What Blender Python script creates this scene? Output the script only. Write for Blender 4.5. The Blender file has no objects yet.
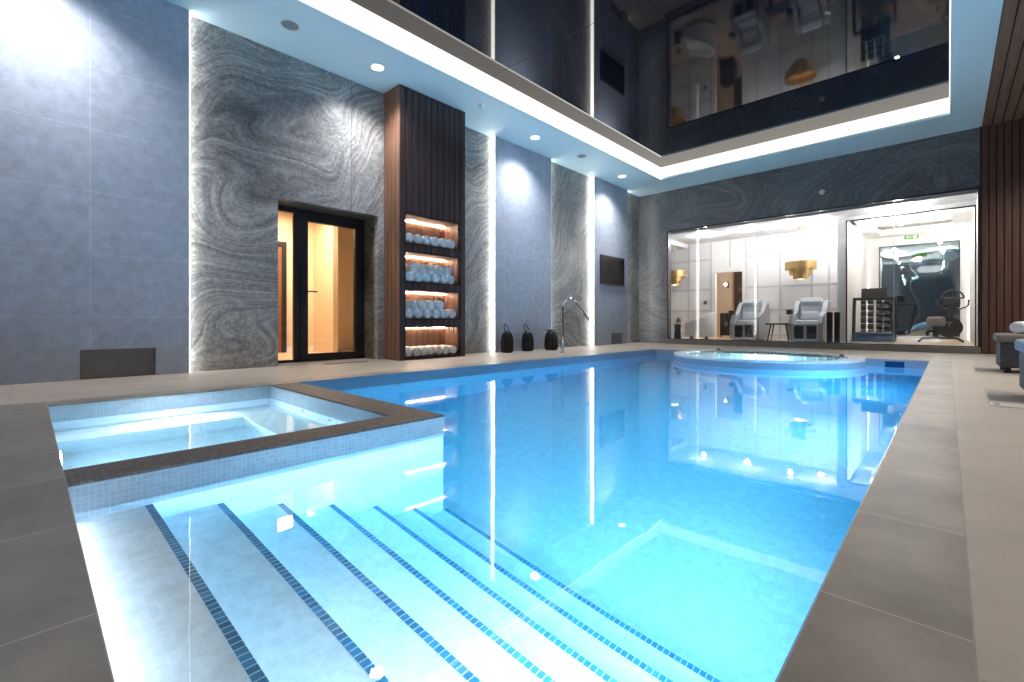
import bpy, bmesh, math, random
from mathutils import Vector, Matrix
random.seed(7)
PI = math.pi
SC = bpy.context.scene
C = SC.collection

# ------------------------------------------------------------------ camera
cam_d = bpy.data.cameras.new('camera')
cam = bpy.data.objects.new('camera', cam_d); C.objects.link(cam)
cam.location = (0, 0, 0.6)
cam.rotation_euler = (PI/2, 0, math.radians(43.5))
cam_d.sensor_width = 36.0
cam_d.lens = 36.0*459.7/1024
cam_d.shift_y = -(341-322)/1024
cam_d.clip_start = 0.02
SC.camera = cam

# ------------------------------------------------------------------ world, exposure, sampling
w = bpy.data.worlds.new('world'); SC.world = w; w.use_nodes = True
w.node_tree.nodes['Background'].inputs[0].default_value = (0.6, 0.75, 1, 1)
w.node_tree.nodes['Background'].inputs[1].default_value = 0.05
SC.view_settings.view_transform = 'Standard'
SC.view_settings.look = 'None'
SC.view_settings.exposure = 0.0
SC.view_settings.gamma = 1.0
SC.view_settings.use_curve_mapping = False
cy = SC.cycles
cy.use_denoising = True
cy.max_bounces = 14; cy.diffuse_bounces = 5; cy.glossy_bounces = 6
cy.transmission_bounces = 10; cy.transparent_max_bounces = 16
cy.sample_clamp_indirect = 40.0
cy.blur_glossy = 0.5
cy.caustics_reflective = False
cy.caustics_refractive = True

WATER_Z = -0.12
ZC = 4.28      # soffit height
ZM = 4.59      # glossy ceiling height
YE = 12.38     # far wall
XM = -6.60     # marble face of the left wall
XG = -6.50     # face of the grey panels
XR = 0.44      # right end of far window
XRW = 3.2      # right wall
YN = -3.2      # near wall

def area(name, loc, rot, sx, sy, power, col=(1, 1, 1), spread=PI):
    d = bpy.data.lights.new(name, 'AREA'); d.shape = 'RECTANGLE'; d.size = sx; d.size_y = sy
    d.energy = power; d.color = col; d.spread = spread
    o = bpy.data.objects.new(name, d); C.objects.link(o); o.location = loc; o.rotation_euler = rot
    return o
def spot(name, loc, power, col=(1, 1, 1), angle=100, blend=.8, rot=(0, 0, 0), r=.1):
    d = bpy.data.lights.new(name, 'SPOT'); d.energy = power; d.color = col; d.spot_size = math.radians(angle)
    d.spot_blend = blend; d.shadow_soft_size = r
    o = bpy.data.objects.new(name, d); C.objects.link(o); o.location = loc; o.rotation_euler = rot
    return o
def point(name, loc, power, col=(1, 1, 1), r=.05):
    d = bpy.data.lights.new(name, 'POINT'); d.energy = power; d.color = col; d.shadow_soft_size = r
    o = bpy.data.objects.new(name, d); C.objects.link(o); o.location = loc
    return o

# lamps and two added fill strips in the pool walls, under water (light objects; fixtures are built further down)
POOL_COL = (0.24, 0.62, 1.0)
POOL_P = 56
for yy in (1.0, 2.5, 5.0, 7.6):
    area('pool_lamp', (-0.235, yy, -0.55), (0, PI/2, 0), .22, .22, POOL_P*(.85 if yy < 2 else (.5 if yy < 3 else 1.05)), (1, .84, .88) if yy < 3 else POOL_COL)
area('pool_lamp', (-0.212, 1.15, -0.165), (0, math.radians(68), 0), .03, 1.9, 64, (1, .88, .92))  # added fill strip without fixture, brightens the steps from the right
area('pool_lamp', (-1.28, 0.104, -0.158), (-PI/2, 0, 0), 2.1, .03, 3.2, (1, .97, .96))  # added fill strip without fixture, brightens the first treads
area('pool_lamp', (-4.67, .82, -0.33), (0, -PI/2, 0), .15, .15, 20, (1, .97, .96))
area('pool_lamp', (-3.6, 0.13, -0.33), (-PI/2, 0, 0), .2, .2, 26, (1, .97, .96))
# downlights over the left walkway (the discs are built further down)
DOWN = [(-5.98, 0.05), (-5.98, 3.48), (-5.98, 6.97), (-5.98, 10.34)]
for (xx, yy) in DOWN:
    spot('downlight_lamp', (xx, yy, ZC-.03), 350, (1.0, .97, .95), 130, 1.0)
# downlights over the daybeds on the right
for yy in (1.0, 4.4, 7.6, 10.6):
    spot('downlight_lamp', (1.9, yy, ZC-.03), 620 if yy > 2 else 360, (1.0, .95, .88), 130, .8, r=.1)
# rooms behind the glass
for (xx, yy) in ((-5.1, 13.4), (-3.95, 13.4), (-2.9, 13.3), (-2.3, 13.6)):
    point('relax_room_lamp', (xx, yy, 2.96), 33, (1, .97, .95), .05)
point('relax_room_lamp', (-.8, 12.95, 2.9), 46, (1, .97, .95), .05)  # added fill light without fixture, brightens the gym header and jamb
for (xx, yy) in ((-1.3, 13.95), (-.2, 13.95), (-1.25, 15.6), (-.2, 16.7)):
    point('gym_lamp', (xx, yy, 2.95), 30, (1, .96, .9), .05)
point('corridor_lamp', (-3.9, 15.9, 2.5), 70, (1, .86, .72), .1)
area('changing_room_lamp', (-8.4, 3.2, 2.75), (0, 0, 0), .9, 1.0, 165, (1, .80, .58))

# ------------------------------------------------------------------ helpers: materials
def new_mat(name):
    m = bpy.data.materials.new(name); m.use_nodes = True
    nt = m.node_tree; nt.nodes.clear()
    out = nt.nodes.new('ShaderNodeOutputMaterial')
    return m, nt, out
def N(nt, t, **kw):
    n = nt.nodes.new(t)
    for k, v in kw.items():
        if k in n.inputs: n.inputs[k].default_value = v
        else: setattr(n, k, v)
    return n
def s2l(c):
    return tuple((x/12.92 if x <= .04045 else ((x+.055)/1.055)**2.4) for x in c)
def rgb(r, g, b): return s2l((r/255, g/255, b/255)) + (1,)
def plain(name, col, rough=.5, metal=0., spec=.5, noise=0., nscale=20., bump=0., coat=0., sheen=0.):
    m, nt, out = new_mat(name)
    p = N(nt, 'ShaderNodeBsdfPrincipled'); nt.links.new(p.outputs[0], out.inputs[0])
    p.inputs['Base Color'].default_value = col; p.inputs['Roughness'].default_value = rough
    p.inputs['Metallic'].default_value = metal; p.inputs['Specular IOR Level'].default_value = spec
    p.inputs['Coat Weight'].default_value = coat; p.inputs['Sheen Weight'].default_value = sheen
    tc = N(nt, 'ShaderNodeTexCoord'); nz = N(nt, 'ShaderNodeTexNoise', Scale=nscale, Detail=4.)
    nt.links.new(tc.outputs['Object'], nz.inputs['Vector'])
    if noise:
        mr = N(nt, 'ShaderNodeMapRange'); mr.inputs['To Min'].default_value = 1-noise; mr.inputs['To Max'].default_value = 1+noise
        nt.links.new(nz.outputs[0], mr.inputs[0])
        vm = N(nt, 'ShaderNodeVectorMath', operation='SCALE'); vm.inputs[0].default_value = col[:3]
        nt.links.new(mr.outputs[0], vm.inputs['Scale']); nt.links.new(vm.outputs[0], p.inputs['Base Color'])
    if bump:
        b = N(nt, 'ShaderNodeBump', Strength=bump, Distance=.01); nt.links.new(nz.outputs[0], b.inputs['Height']); nt.links.new(b.outputs[0], p.inputs['Normal'])
    return m
def emit(name, col, s):
    m, nt, out = new_mat(name)
    e = N(nt, 'ShaderNodeEmission', Strength=s); e.inputs[0].default_value = tuple(col[:3])+(1,)
    nt.links.new(e.outputs[0], out.inputs[0]); return m
def coords(nt, axes, scale=(1, 1, 1), loc=(0, 0, 0)):
    """world-metre coordinates (all meshes are built in place), axes re-ordered so that xy is the surface plane"""
    g = N(nt, 'ShaderNodeNewGeometry'); sx = N(nt, 'ShaderNodeSeparateXYZ'); nt.links.new(g.outputs['Position'], sx.inputs[0])
    cb = N(nt, 'ShaderNodeCombineXYZ')
    for i, a in enumerate(axes): nt.links.new(sx.outputs['XYZ'.index(a)], cb.inputs[i])
    mp = N(nt, 'ShaderNodeMapping'); mp.inputs['Scale'].default_value = scale; mp.inputs['Location'].default_value = loc
    nt.links.new(cb.outputs[0], mp.inputs[0]); return mp
def tiles(name, axes, col, grout, tw, th, mortar, loc=(0, 0), rough=.5, var=.06, mott=.12, mscale=3., offset=0., bump=.0, spec=.5, c2=None):
    m, nt, out = new_mat(name)
    p = N(nt, 'ShaderNodeBsdfPrincipled'); nt.links.new(p.outputs[0], out.inputs[0])
    mp = coords(nt, axes, loc=(loc[0], loc[1], 0))
    br = N(nt, 'ShaderNodeTexBrick'); br.offset = offset; br.squash = 1.
    nt.links.new(mp.outputs[0], br.inputs['Vector'])
    br.inputs['Scale'].default_value = 1.; br.inputs['Brick Width'].default_value = tw; br.inputs['Row Height'].default_value = th
    br.inputs['Mortar Size'].default_value = mortar; br.inputs['Mortar Smooth'].default_value = .1; br.inputs['Bias'].default_value = 0.
    a = [x*(1-var) for x in col[:3]]; b = [x*(1+var) for x in (c2 or col)[:3]]
    br.inputs['Color1'].default_value = (*a, 1); br.inputs['Color2'].default_value = (*b, 1); br.inputs['Mortar'].default_value = grout
    nz = N(nt, 'ShaderNodeTexNoise', Scale=mscale, Detail=9., Roughness=.65); nt.links.new(mp.outputs[0], nz.inputs['Vector'])
    mr = N(nt, 'ShaderNodeMapRange'); mr.inputs[1].default_value = .3; mr.inputs[2].default_value = .7
    mr.inputs['To Min'].default_value = 1-mott; mr.inputs['To Max'].default_value = 1+mott
    nt.links.new(nz.outputs[0], mr.inputs[0])
    vm = N(nt, 'ShaderNodeVectorMath', operation='SCALE'); nt.links.new(br.outputs['Color'], vm.inputs[0]); nt.links.new(mr.outputs[0], vm.inputs['Scale'])
    nt.links.new(vm.outputs[0], p.inputs['Base Color'])
    p.inputs['Roughness'].default_value = rough; p.inputs['Specular IOR Level'].default_value = spec
    if bump:
        bp = N(nt, 'ShaderNodeBump', Strength=bump, Distance=.003); nt.links.new(nz.outputs[0], bp.inputs['Height']); nt.links.new(bp.outputs[0], p.inputs['Normal'])
    return m
def mosaic(name, col, grout, s, var=.12, rough=.25, mott=.1, mscale=2.):
    """square mosaic on any axis-aligned face: three brick grids blended by the face normal"""
    m, nt, out = new_mat(name)
    p = N(nt, 'ShaderNodeBsdfPrincipled'); nt.links.new(p.outputs[0], out.inputs[0]); p.inputs['Roughness'].default_value = rough
    g = N(nt, 'ShaderNodeNewGeometry'); sn = N(nt, 'ShaderNodeSeparateXYZ'); nt.links.new(g.outputs['True Normal'], sn.inputs[0])
    cols = []
    for ax in ('XYZ', 'YZX', 'XZY'):
        mp = coords(nt, ax)
        br = N(nt, 'ShaderNodeTexBrick'); br.offset = 0.; br.squash = 1.; nt.links.new(mp.outputs[0], br.inputs['Vector'])
        br.inputs['Scale'].default_value = 1.; br.inputs['Brick Width'].default_value = s; br.inputs['Row Height'].default_value = s
        br.inputs['Mortar Size'].default_value = s*.06; br.inputs['Mortar Smooth'].default_value = .3; br.inputs['Bias'].default_value = 0
        br.inputs['Color1'].default_value = (*[x*(1-var) for x in col[:3]], 1); br.inputs['Color2'].default_value = (*[min(1, x*(1+var)) for x in col[:3]], 1)
        br.inputs['Mortar'].default_value = grout; cols.append(br)
    def absn(i):
        a = N(nt, 'ShaderNodeMath', operation='ABSOLUTE'); nt.links.new(sn.outputs[i], a.inputs[0])
        b = N(nt, 'ShaderNodeMath', operation='GREATER_THAN'); b.inputs[1].default_value = .7; nt.links.new(a.outputs[0], b.inputs[0]); return b
    m1 = N(nt, 'ShaderNodeMix', data_type='RGBA'); nt.links.new(absn(2).outputs[0], m1.inputs[0]); nt.links.new(cols[2].outputs[0], m1.inputs[6]); nt.links.new(cols[0].outputs[0], m1.inputs[7])
    m2 = N(nt, 'ShaderNodeMix', data_type='RGBA'); nt.links.new(absn(0).outputs[0], m2.inputs[0]); nt.links.new(m1.outputs[2], m2.inputs[6]); nt.links.new(cols[1].outputs[0], m2.inputs[7])
    nz = N(nt, 'ShaderNodeTexNoise', Scale=mscale*8, Detail=6., Roughness=.75); nt.links.new(g.outputs['Position'], nz.inputs['Vector'])
    mr = N(nt, 'ShaderNodeMapRange'); mr.inputs[1].default_value = .3; mr.inputs[2].default_value = .7
    mr.inputs['To Min'].default_value = 1-mott; mr.inputs['To Max'].default_value = 1+mott; nt.links.new(nz.outputs[0], mr.inputs[0])
    vm = N(nt, 'ShaderNodeVectorMath', operation='SCALE'); nt.links.new(m2.outputs[2], vm.inputs[0]); nt.links.new(mr.outputs[0], vm.inputs['Scale'])
    nt.links.new(vm.outputs[0], p.inputs['Base Color']); return m
def marble(name, axes, dark, mid, light, joints=(1.6, 3.0), jloc=(0, 0), rough=.35, seed=0.):
    m, nt, out = new_mat(name)
    p = N(nt, 'ShaderNodeBsdfPrincipled'); nt.links.new(p.outputs[0], out.inputs[0]); p.inputs['Roughness'].default_value = rough
    mp = coords(nt, axes, loc=(seed, seed*.7, seed*.3))
    # a slow flow field bends the coordinates, thin bands follow it
    n1 = N(nt, 'ShaderNodeTexNoise', Scale=.42, Detail=1.6, Roughness=.4, Distortion=.3); nt.links.new(mp.outputs[0], n1.inputs['Vector'])
    sub = N(nt, 'ShaderNodeVectorMath', operation='SUBTRACT'); nt.links.new(n1.outputs['Color'], sub.inputs[0]); sub.inputs[1].default_value = (.5, .5, .5)
    sc = N(nt, 'ShaderNodeVectorMath', operation='SCALE'); nt.links.new(sub.outputs[0], sc.inputs[0]); sc.inputs['Scale'].default_value = 4.2
    ad = N(nt, 'ShaderNodeVectorMath', operation='ADD'); nt.links.new(mp.outputs[0], ad.inputs[0]); nt.links.new(sc.outputs[0], ad.inputs[1])
    mp2 = N(nt, 'ShaderNodeMapping'); mp2.inputs['Rotation'].default_value = (0, 0, math.radians(-35)); nt.links.new(ad.outputs[0], mp2.inputs[0])
    mp3 = N(nt, 'ShaderNodeMapping'); mp3.inputs['Scale'].default_value = (1.1, 17., 1.); nt.links.new(mp2.outputs[0], mp3.inputs[0])
    n2 = N(nt, 'ShaderNodeTexNoise', Scale=1.0, Detail=12., Roughness=.8, Distortion=.5); nt.links.new(mp3.outputs[0], n2.inputs['Vector'])
    n3 = N(nt, 'ShaderNodeTexNoise', Scale=22., Detail=8., Roughness=.85); nt.links.new(mp.outputs[0], n3.inputs['Vector'])
    n4 = N(nt, 'ShaderNodeTexNoise', Scale=.9, Detail=2.); nt.links.new(ad.outputs[0], n4.inputs['Vector'])
    a1 = N(nt, 'ShaderNodeMath', operation='MULTIPLY_ADD'); nt.links.new(n3.outputs[0], a1.inputs[0]); a1.inputs[1].default_value = .75; nt.links.new(n2.outputs[0], a1.inputs[2])
    a2 = N(nt, 'ShaderNodeMath', operation='MULTIPLY_ADD'); nt.links.new(n4.outputs[0], a2.inputs[0]); a2.inputs[1].default_value = .30; nt.links.new(a1.outputs[0], a2.inputs[2])
    mrr = N(nt, 'ShaderNodeMapRange'); mrr.inputs[1].default_value = .86; mrr.inputs[2].default_value = 1.20; nt.links.new(a2.outputs[0], mrr.inputs[0])
    r = N(nt, 'ShaderNodeValToRGB'); nt.links.new(mrr.outputs[0], r.inputs[0])
    e = r.color_ramp.elements; e[0].position = .0; e[0].color = dark; e[1].position = 1.0; e[1].color = light
    k = r.color_ramp.elements.new(.5); k.color = mid
    # slab joints
    mj = coords(nt, axes, loc=(jloc[0], jloc[1], 0))
    br = N(nt, 'ShaderNodeTexBrick'); br.offset = 0.; nt.links.new(mj.outputs[0], br.inputs['Vector'])
    br.inputs['Scale'].default_value = 1.; br.inputs['Brick Width'].default_value = joints[0]; br.inputs['Row Height'].default_value = joints[1]
    br.inputs['Mortar Size'].default_value = .004; br.inputs['Mortar Smooth'].default_value = 0
    mx = N(nt, 'ShaderNodeMix', data_type='RGBA'); nt.links.new(br.outputs['Fac'], mx.inputs[0]); nt.links.new(r.outputs[0], mx.inputs[6]); mx.inputs[7].default_value = dark
    nt.links.new(mx.outputs[2], p.inputs['Base Color'])
    b = N(nt, 'ShaderNodeBump', Strength=.25, Distance=.004); nt.links.new(a1.outputs[0], b.inputs['Height']); nt.links.new(b.outputs[0], p.inputs['Normal'])
    return m
def wood(name, col, axis='Z', rough=.5, var=.35):
    m, nt, out = new_mat(name)
    p = N(nt, 'ShaderNodeBsdfPrincipled'); nt.links.new(p.outputs[0], out.inputs[0]); p.inputs['Roughness'].default_value = rough
    g = N(nt, 'ShaderNodeNewGeometry')
    mp = N(nt, 'ShaderNodeMapping'); mp.inputs['Scale'].default_value = {'Z': (30, 30, 1.2), 'Y': (30, 1.2, 30), 'X': (1.2, 30, 30)}[axis]
    nt.links.new(g.outputs['Position'], mp.inputs[0])
    nz = N(nt, 'ShaderNodeTexNoise', Scale=1., Detail=6., Roughness=.65, Distortion=.4); nt.links.new(mp.outputs[0], nz.inputs['Vector'])
    mr = N(nt, 'ShaderNodeMapRange'); mr.inputs[1].default_value = .3; mr.inputs[2].default_value = .7
    mr.inputs['To Min'].default_value = 1-var; mr.inputs['To Max'].default_value = 1+var; nt.links.new(nz.outputs[0], mr.inputs[0])
    vm = N(nt, 'ShaderNodeVectorMath', operation='SCALE'); vm.inputs[0].default_value = col[:3]; nt.links.new(mr.outputs[0], vm.inputs['Scale'])
    nt.links.new(vm.outputs[0], p.inputs['Base Color'])
    b = N(nt, 'ShaderNodeBump', Strength=.15, Distance=.003); nt.links.new(nz.outputs[0], b.inputs['Height']); nt.links.new(b.outputs[0], p.inputs['Normal'])
    return m
def pane(name, tint=(1, 1, 1)):
    m, nt, out = new_mat(name)
    t = N(nt, 'ShaderNodeBsdfTransparent'); t.inputs[0].default_value = (*tint, 1)
    gl = N(nt, 'ShaderNodeBsdfGlossy'); gl.inputs['Roughness'].default_value = 0.
    f = N(nt, 'ShaderNodeFresnel', IOR=1.5); mx = N(nt, 'ShaderNodeMixShader')
    nt.links.new(f.outputs[0], mx.inputs[0]); nt.links.new(t.outputs[0], mx.inputs[1]); nt.links.new(gl.outputs[0], mx.inputs[2])
    nt.links.new(mx.outputs[0], out.inputs[0]); return m
def water_mat(name, absorb, density, bump=.035, bscale=3.2):
    m, nt, out = new_mat(name)
    gl = N(nt, 'ShaderNodeBsdfGlass', Roughness=0., IOR=1.333)
    va = N(nt, 'ShaderNodeVolumeAbsorption', Density=density); va.inputs['Color'].default_value = (*absorb, 1)
    g = N(nt, 'ShaderNodeNewGeometry'); nz = N(nt, 'ShaderNodeTexNoise', Scale=bscale, Detail=2.); nt.links.new(g.outputs['Position'], nz.inputs['Vector'])
    b = N(nt, 'ShaderNodeBump', Strength=bump, Distance=.02); nt.links.new(nz.outputs[0], b.inputs['Height']); nt.links.new(b.outputs[0], gl.inputs['Normal'])
    nt.links.new(gl.outputs[0], out.inputs['Surface']); nt.links.new(va.outputs[0], out.inputs['Volume']); return m

M = {}
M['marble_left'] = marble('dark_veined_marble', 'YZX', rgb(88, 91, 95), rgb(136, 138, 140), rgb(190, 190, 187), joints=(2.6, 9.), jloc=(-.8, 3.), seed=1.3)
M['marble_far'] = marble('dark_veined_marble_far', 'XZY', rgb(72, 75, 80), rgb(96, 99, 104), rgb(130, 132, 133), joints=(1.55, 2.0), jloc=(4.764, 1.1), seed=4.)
M['marble_side'] = marble('brown_veined_marble', 'XZY', rgb(60, 52, 44), rgb(112, 100, 84), rgb(170, 158, 138), joints=(9, 9), jloc=(4, 4), seed=8.)
M['grey'] = tiles('grey_stone_panel', 'YZX', rgb(168, 179, 197), rgb(205, 212, 222), .883, .655, .0022, loc=(.433, 0), rough=.45, var=.015, mott=.17, mscale=11., bump=.3)
M['grey_niche'] = plain('niche_stone', rgb(138, 138, 140), .6, noise=.12)
M['deck'] = tiles('beige_stone_deck', 'XYZ', rgb(168, 158, 147), rgb(144, 135, 125), .6, 1.2, .002, loc=(-.035, .1), rough=.5, var=.02, mott=.12, mscale=2.2, bump=.15)
M['coping_x'] = tiles('dark_stone_coping_near', 'XYZ', rgb(138, 131, 122), rgb(178, 166, 152), .605, 1.4, .0028, loc=(1.273, 1.30), rough=.42, var=.05, mott=.36, mscale=2.2, bump=.25)
M['coping_y'] = tiles('dark_stone_coping_long', 'YXZ', rgb(138, 131, 122), rgb(178, 166, 152), .6, 1.4, .0028, loc=(-.02, .7), rough=.42, var=.05, mott=.36, mscale=2.2, bump=.25)
M['grout'] = plain('light_grout', rgb(170, 156, 140), .8)
M['kerb'] = plain('kerb_stone', rgb(112, 108, 104), .5, noise=.1)
M['pool'] = mosaic('pale_pool_mosaic', (.78, .87, .95, 1), (.84, .90, .96, 1), .024, var=.035, mott=.12)
M['pool_band'] = mosaic('waterline_mosaic', (.34, .42, .50, 1), (.44, .52, .60, 1), .020, var=.07, mott=.06)
M['stripe'] = tiles('blue_step_mosaic', 'XYZ', (.05, .24, .46, 1), (.55, .68, .76, 1), .026, 30., .0022, loc=(0, 10), rough=.3, var=.25, mott=.1, mscale=20)
M['lip'] = mosaic('dark_lip_mosaic', rgb(92, 84, 80), rgb(56, 52, 50), .022, var=.3, mott=.25, rough=.6)
M['paint'] = plain('pale_blue_ceiling_paint', (.66, .90, 1.0, 1), .6, noise=.01)  # white soffit: the blue glow of the pool is put into its colour
M['paint_room'] = plain('white_ceiling_paint', (.82, .82, .82, 1), .6, noise=.01)
M['white'] = plain('white_wall_paint', (.80, .79, .77, 1), .6, noise=.01)
M['trimw'] = plain('white_panel_rail', (.60, .60, .60, 1), .5)  # white rails, darkened so their shadow lines are in the colour
M['mirror_ceiling'] = plain('black_gloss_ceiling', (.006, .008, .014, 1), .03, spec=.45)
M['seam'] = plain('ceiling_seam', (.002, .002, .003, 1), .5)
M['cove'] = emit('cove_light_diffuser', (1.0, .93, .84), 1.5)
M['led_cool'] = emit('cool_led_strip', (1.0, .97, .9), 10.)
M['led_edge'] = emit('led_edge_line', (1.0, .95, .86), 5.)
M['led_warm'] = emit('warm_led_strip', (1.0, .74, .56), 80.)
M['lamp'] = emit('lamp_disc', (1.0, .97, .93), 14.)
M['lamp_soft'] = emit('soft_lamp', (1.0, .95, .88), 4.)
M['pool_lens'] = emit('pool_lamp_lens', (.8, .93, 1.), 9.)
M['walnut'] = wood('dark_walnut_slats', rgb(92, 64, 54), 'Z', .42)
M['walnut_dark'] = wood('dark_stained_slats', rgb(62, 50, 52), 'Z', .40)  # front slats: their shade is put into the colour; corridor door is dark itself
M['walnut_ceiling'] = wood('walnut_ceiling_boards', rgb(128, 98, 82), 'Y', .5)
M['walnut_lit'] = wood('walnut_slats_warm', rgb(118, 86, 68), 'Z', .45)  # side slats and lining: the light on them is put into the colour
M['walnut_side'] = wood('walnut_end_boards', rgb(88, 60, 49), 'Z', .5)
M['black'] = plain('black_metal', (.012, .012, .014, 1), .4)
M['blackgap'] = plain('black_backing', (.006, .006, .007, 1), .8)
M['chrome'] = plain('chrome', (.75, .77, .8, 1), .08, metal=1.)
M['steel'] = plain('brushed_steel', (.45, .46, .48, 1), .3, metal=1.)
M['brass'] = plain('brass', rgb(222, 188, 128), .38, metal=1., noise=.12, nscale=60)
M['glass'] = pane('clear_glass')
M['glass_tint'] = pane('door_glass', (.95, .93, .9))
M['screen'] = plain('switched_off_screen', (.02, .016, .016, 1), .25, spec=.08)
M['towel'] = plain('white_terry', (.88, .90, .92, 1), .95, noise=.08, nscale=90, bump=.6, sheen=.3)
M['rattan'] = tiles('grey_rattan', 'XZY', rgb(70, 74, 80), rgb(36, 38, 42), .05, .02, .0025, rough=.7, var=.2, mott=.15, mscale=30, offset=.5)
M['rattan_y'] = tiles('grey_rattan_side', 'YZX', rgb(120, 124, 126), rgb(60, 62, 66), .05, .02, .0025, rough=.7, var=.2, mott=.15, mscale=30, offset=.5)
M['cushion_grey'] = plain('grey_outdoor_cushion', rgb(120, 116, 110), .9, noise=.1, nscale=120, bump=.2)
M['cushion_dark'] = plain('charcoal_cushion', rgb(44, 46, 52), .9, noise=.1, nscale=120)
M['cushion_blue'] = plain('pale_blue_cushion', rgb(150, 164, 184), .9, noise=.06, nscale=120)
M['leather'] = plain('pale_grey_leather', rgb(196, 202, 206), .4, noise=.06, nscale=12)
M['leather_b'] = plain('silver_plastic_shell', rgb(168, 174, 180), .3)
M['boot'] = plain('black_foot_wells', (.02, .025, .035, 1), .6)
M['boucle'] = plain('white_boucle', (.9, .89, .87, 1), .95, noise=.08, nscale=140, bump=.6)
M['navy'] = plain('dark_blue_ceramic', rgb(50, 62, 80), .35)
M['leaf'] = plain('grey_green_leaf', rgb(82, 96, 74), .6, noise=.2)
M['plate'] = plain('pale_plate', rgb(205, 200, 190), .5)
M['warm_wall'] = plain('warm_beige_wall', rgb(215, 190, 158), .7, noise=.03, nscale=3)
M['warm_tile'] = tiles('warm_tile', 'YZX', rgb(220, 203, 178), rgb(200, 180, 152), 1.2, .6, .003, rough=.4, var=.03, mott=.05)
M['oak'] = wood('pale_oak_floor', rgb(200, 178, 150), 'Y', .4, .12)
M['corridor'] = plain('pale_corridor_wall', rgb(206, 196, 182), .7)
M['brown_door'] = wood('brown_door_leaf', rgb(120, 78, 52), 'Z', .5, .2)
M['rubber'] = plain('black_rubber', (.015, .015, .017, 1), .6)
M['blue_pad'] = plain('navy_hood_plastic', rgb(44, 62, 92), .4)
M['green_sign'] = emit('green_sign_face', (.25, .62, .10), .8)
M['sign_white'] = emit('sign_arrow', (.9, 1, .85), 1.2)
M['pool_water'] = water_mat('pool_water', (.05, .82, .985), .47)
M['tub_water'] = water_mat('tub_water', (.15, .85, .985), .3, bump=.05)
M['spa_water'] = water_mat('spa_water', (.3, .86, .9), .5, bump=.05, bscale=6)
M['skimmer'] = plain('dark_blue_skimmer', rgb(20, 60, 110), .3)

def gym_mirror():
    m, nt, out = new_mat('wavy_mirror')
    gl = N(nt, 'ShaderNodeBsdfGlossy'); gl.inputs[0].default_value = (.42, .52, .58, 1); gl.inputs['Roughness'].default_value = .02
    g = N(nt, 'ShaderNodeNewGeometry'); nz = N(nt, 'ShaderNodeTexNoise', Scale=1.1, Detail=1.); nt.links.new(g.outputs['Position'], nz.inputs['Vector'])
    b = N(nt, 'ShaderNodeBump', Strength=.16, Distance=.12); nt.links.new(nz.outputs[0], b.inputs['Height']); nt.links.new(b.outputs[0], gl.inputs['Normal'])
    nt.links.new(gl.outputs[0], out.inputs[0]); return m
M['gym_mirror'] = gym_mirror()

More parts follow.
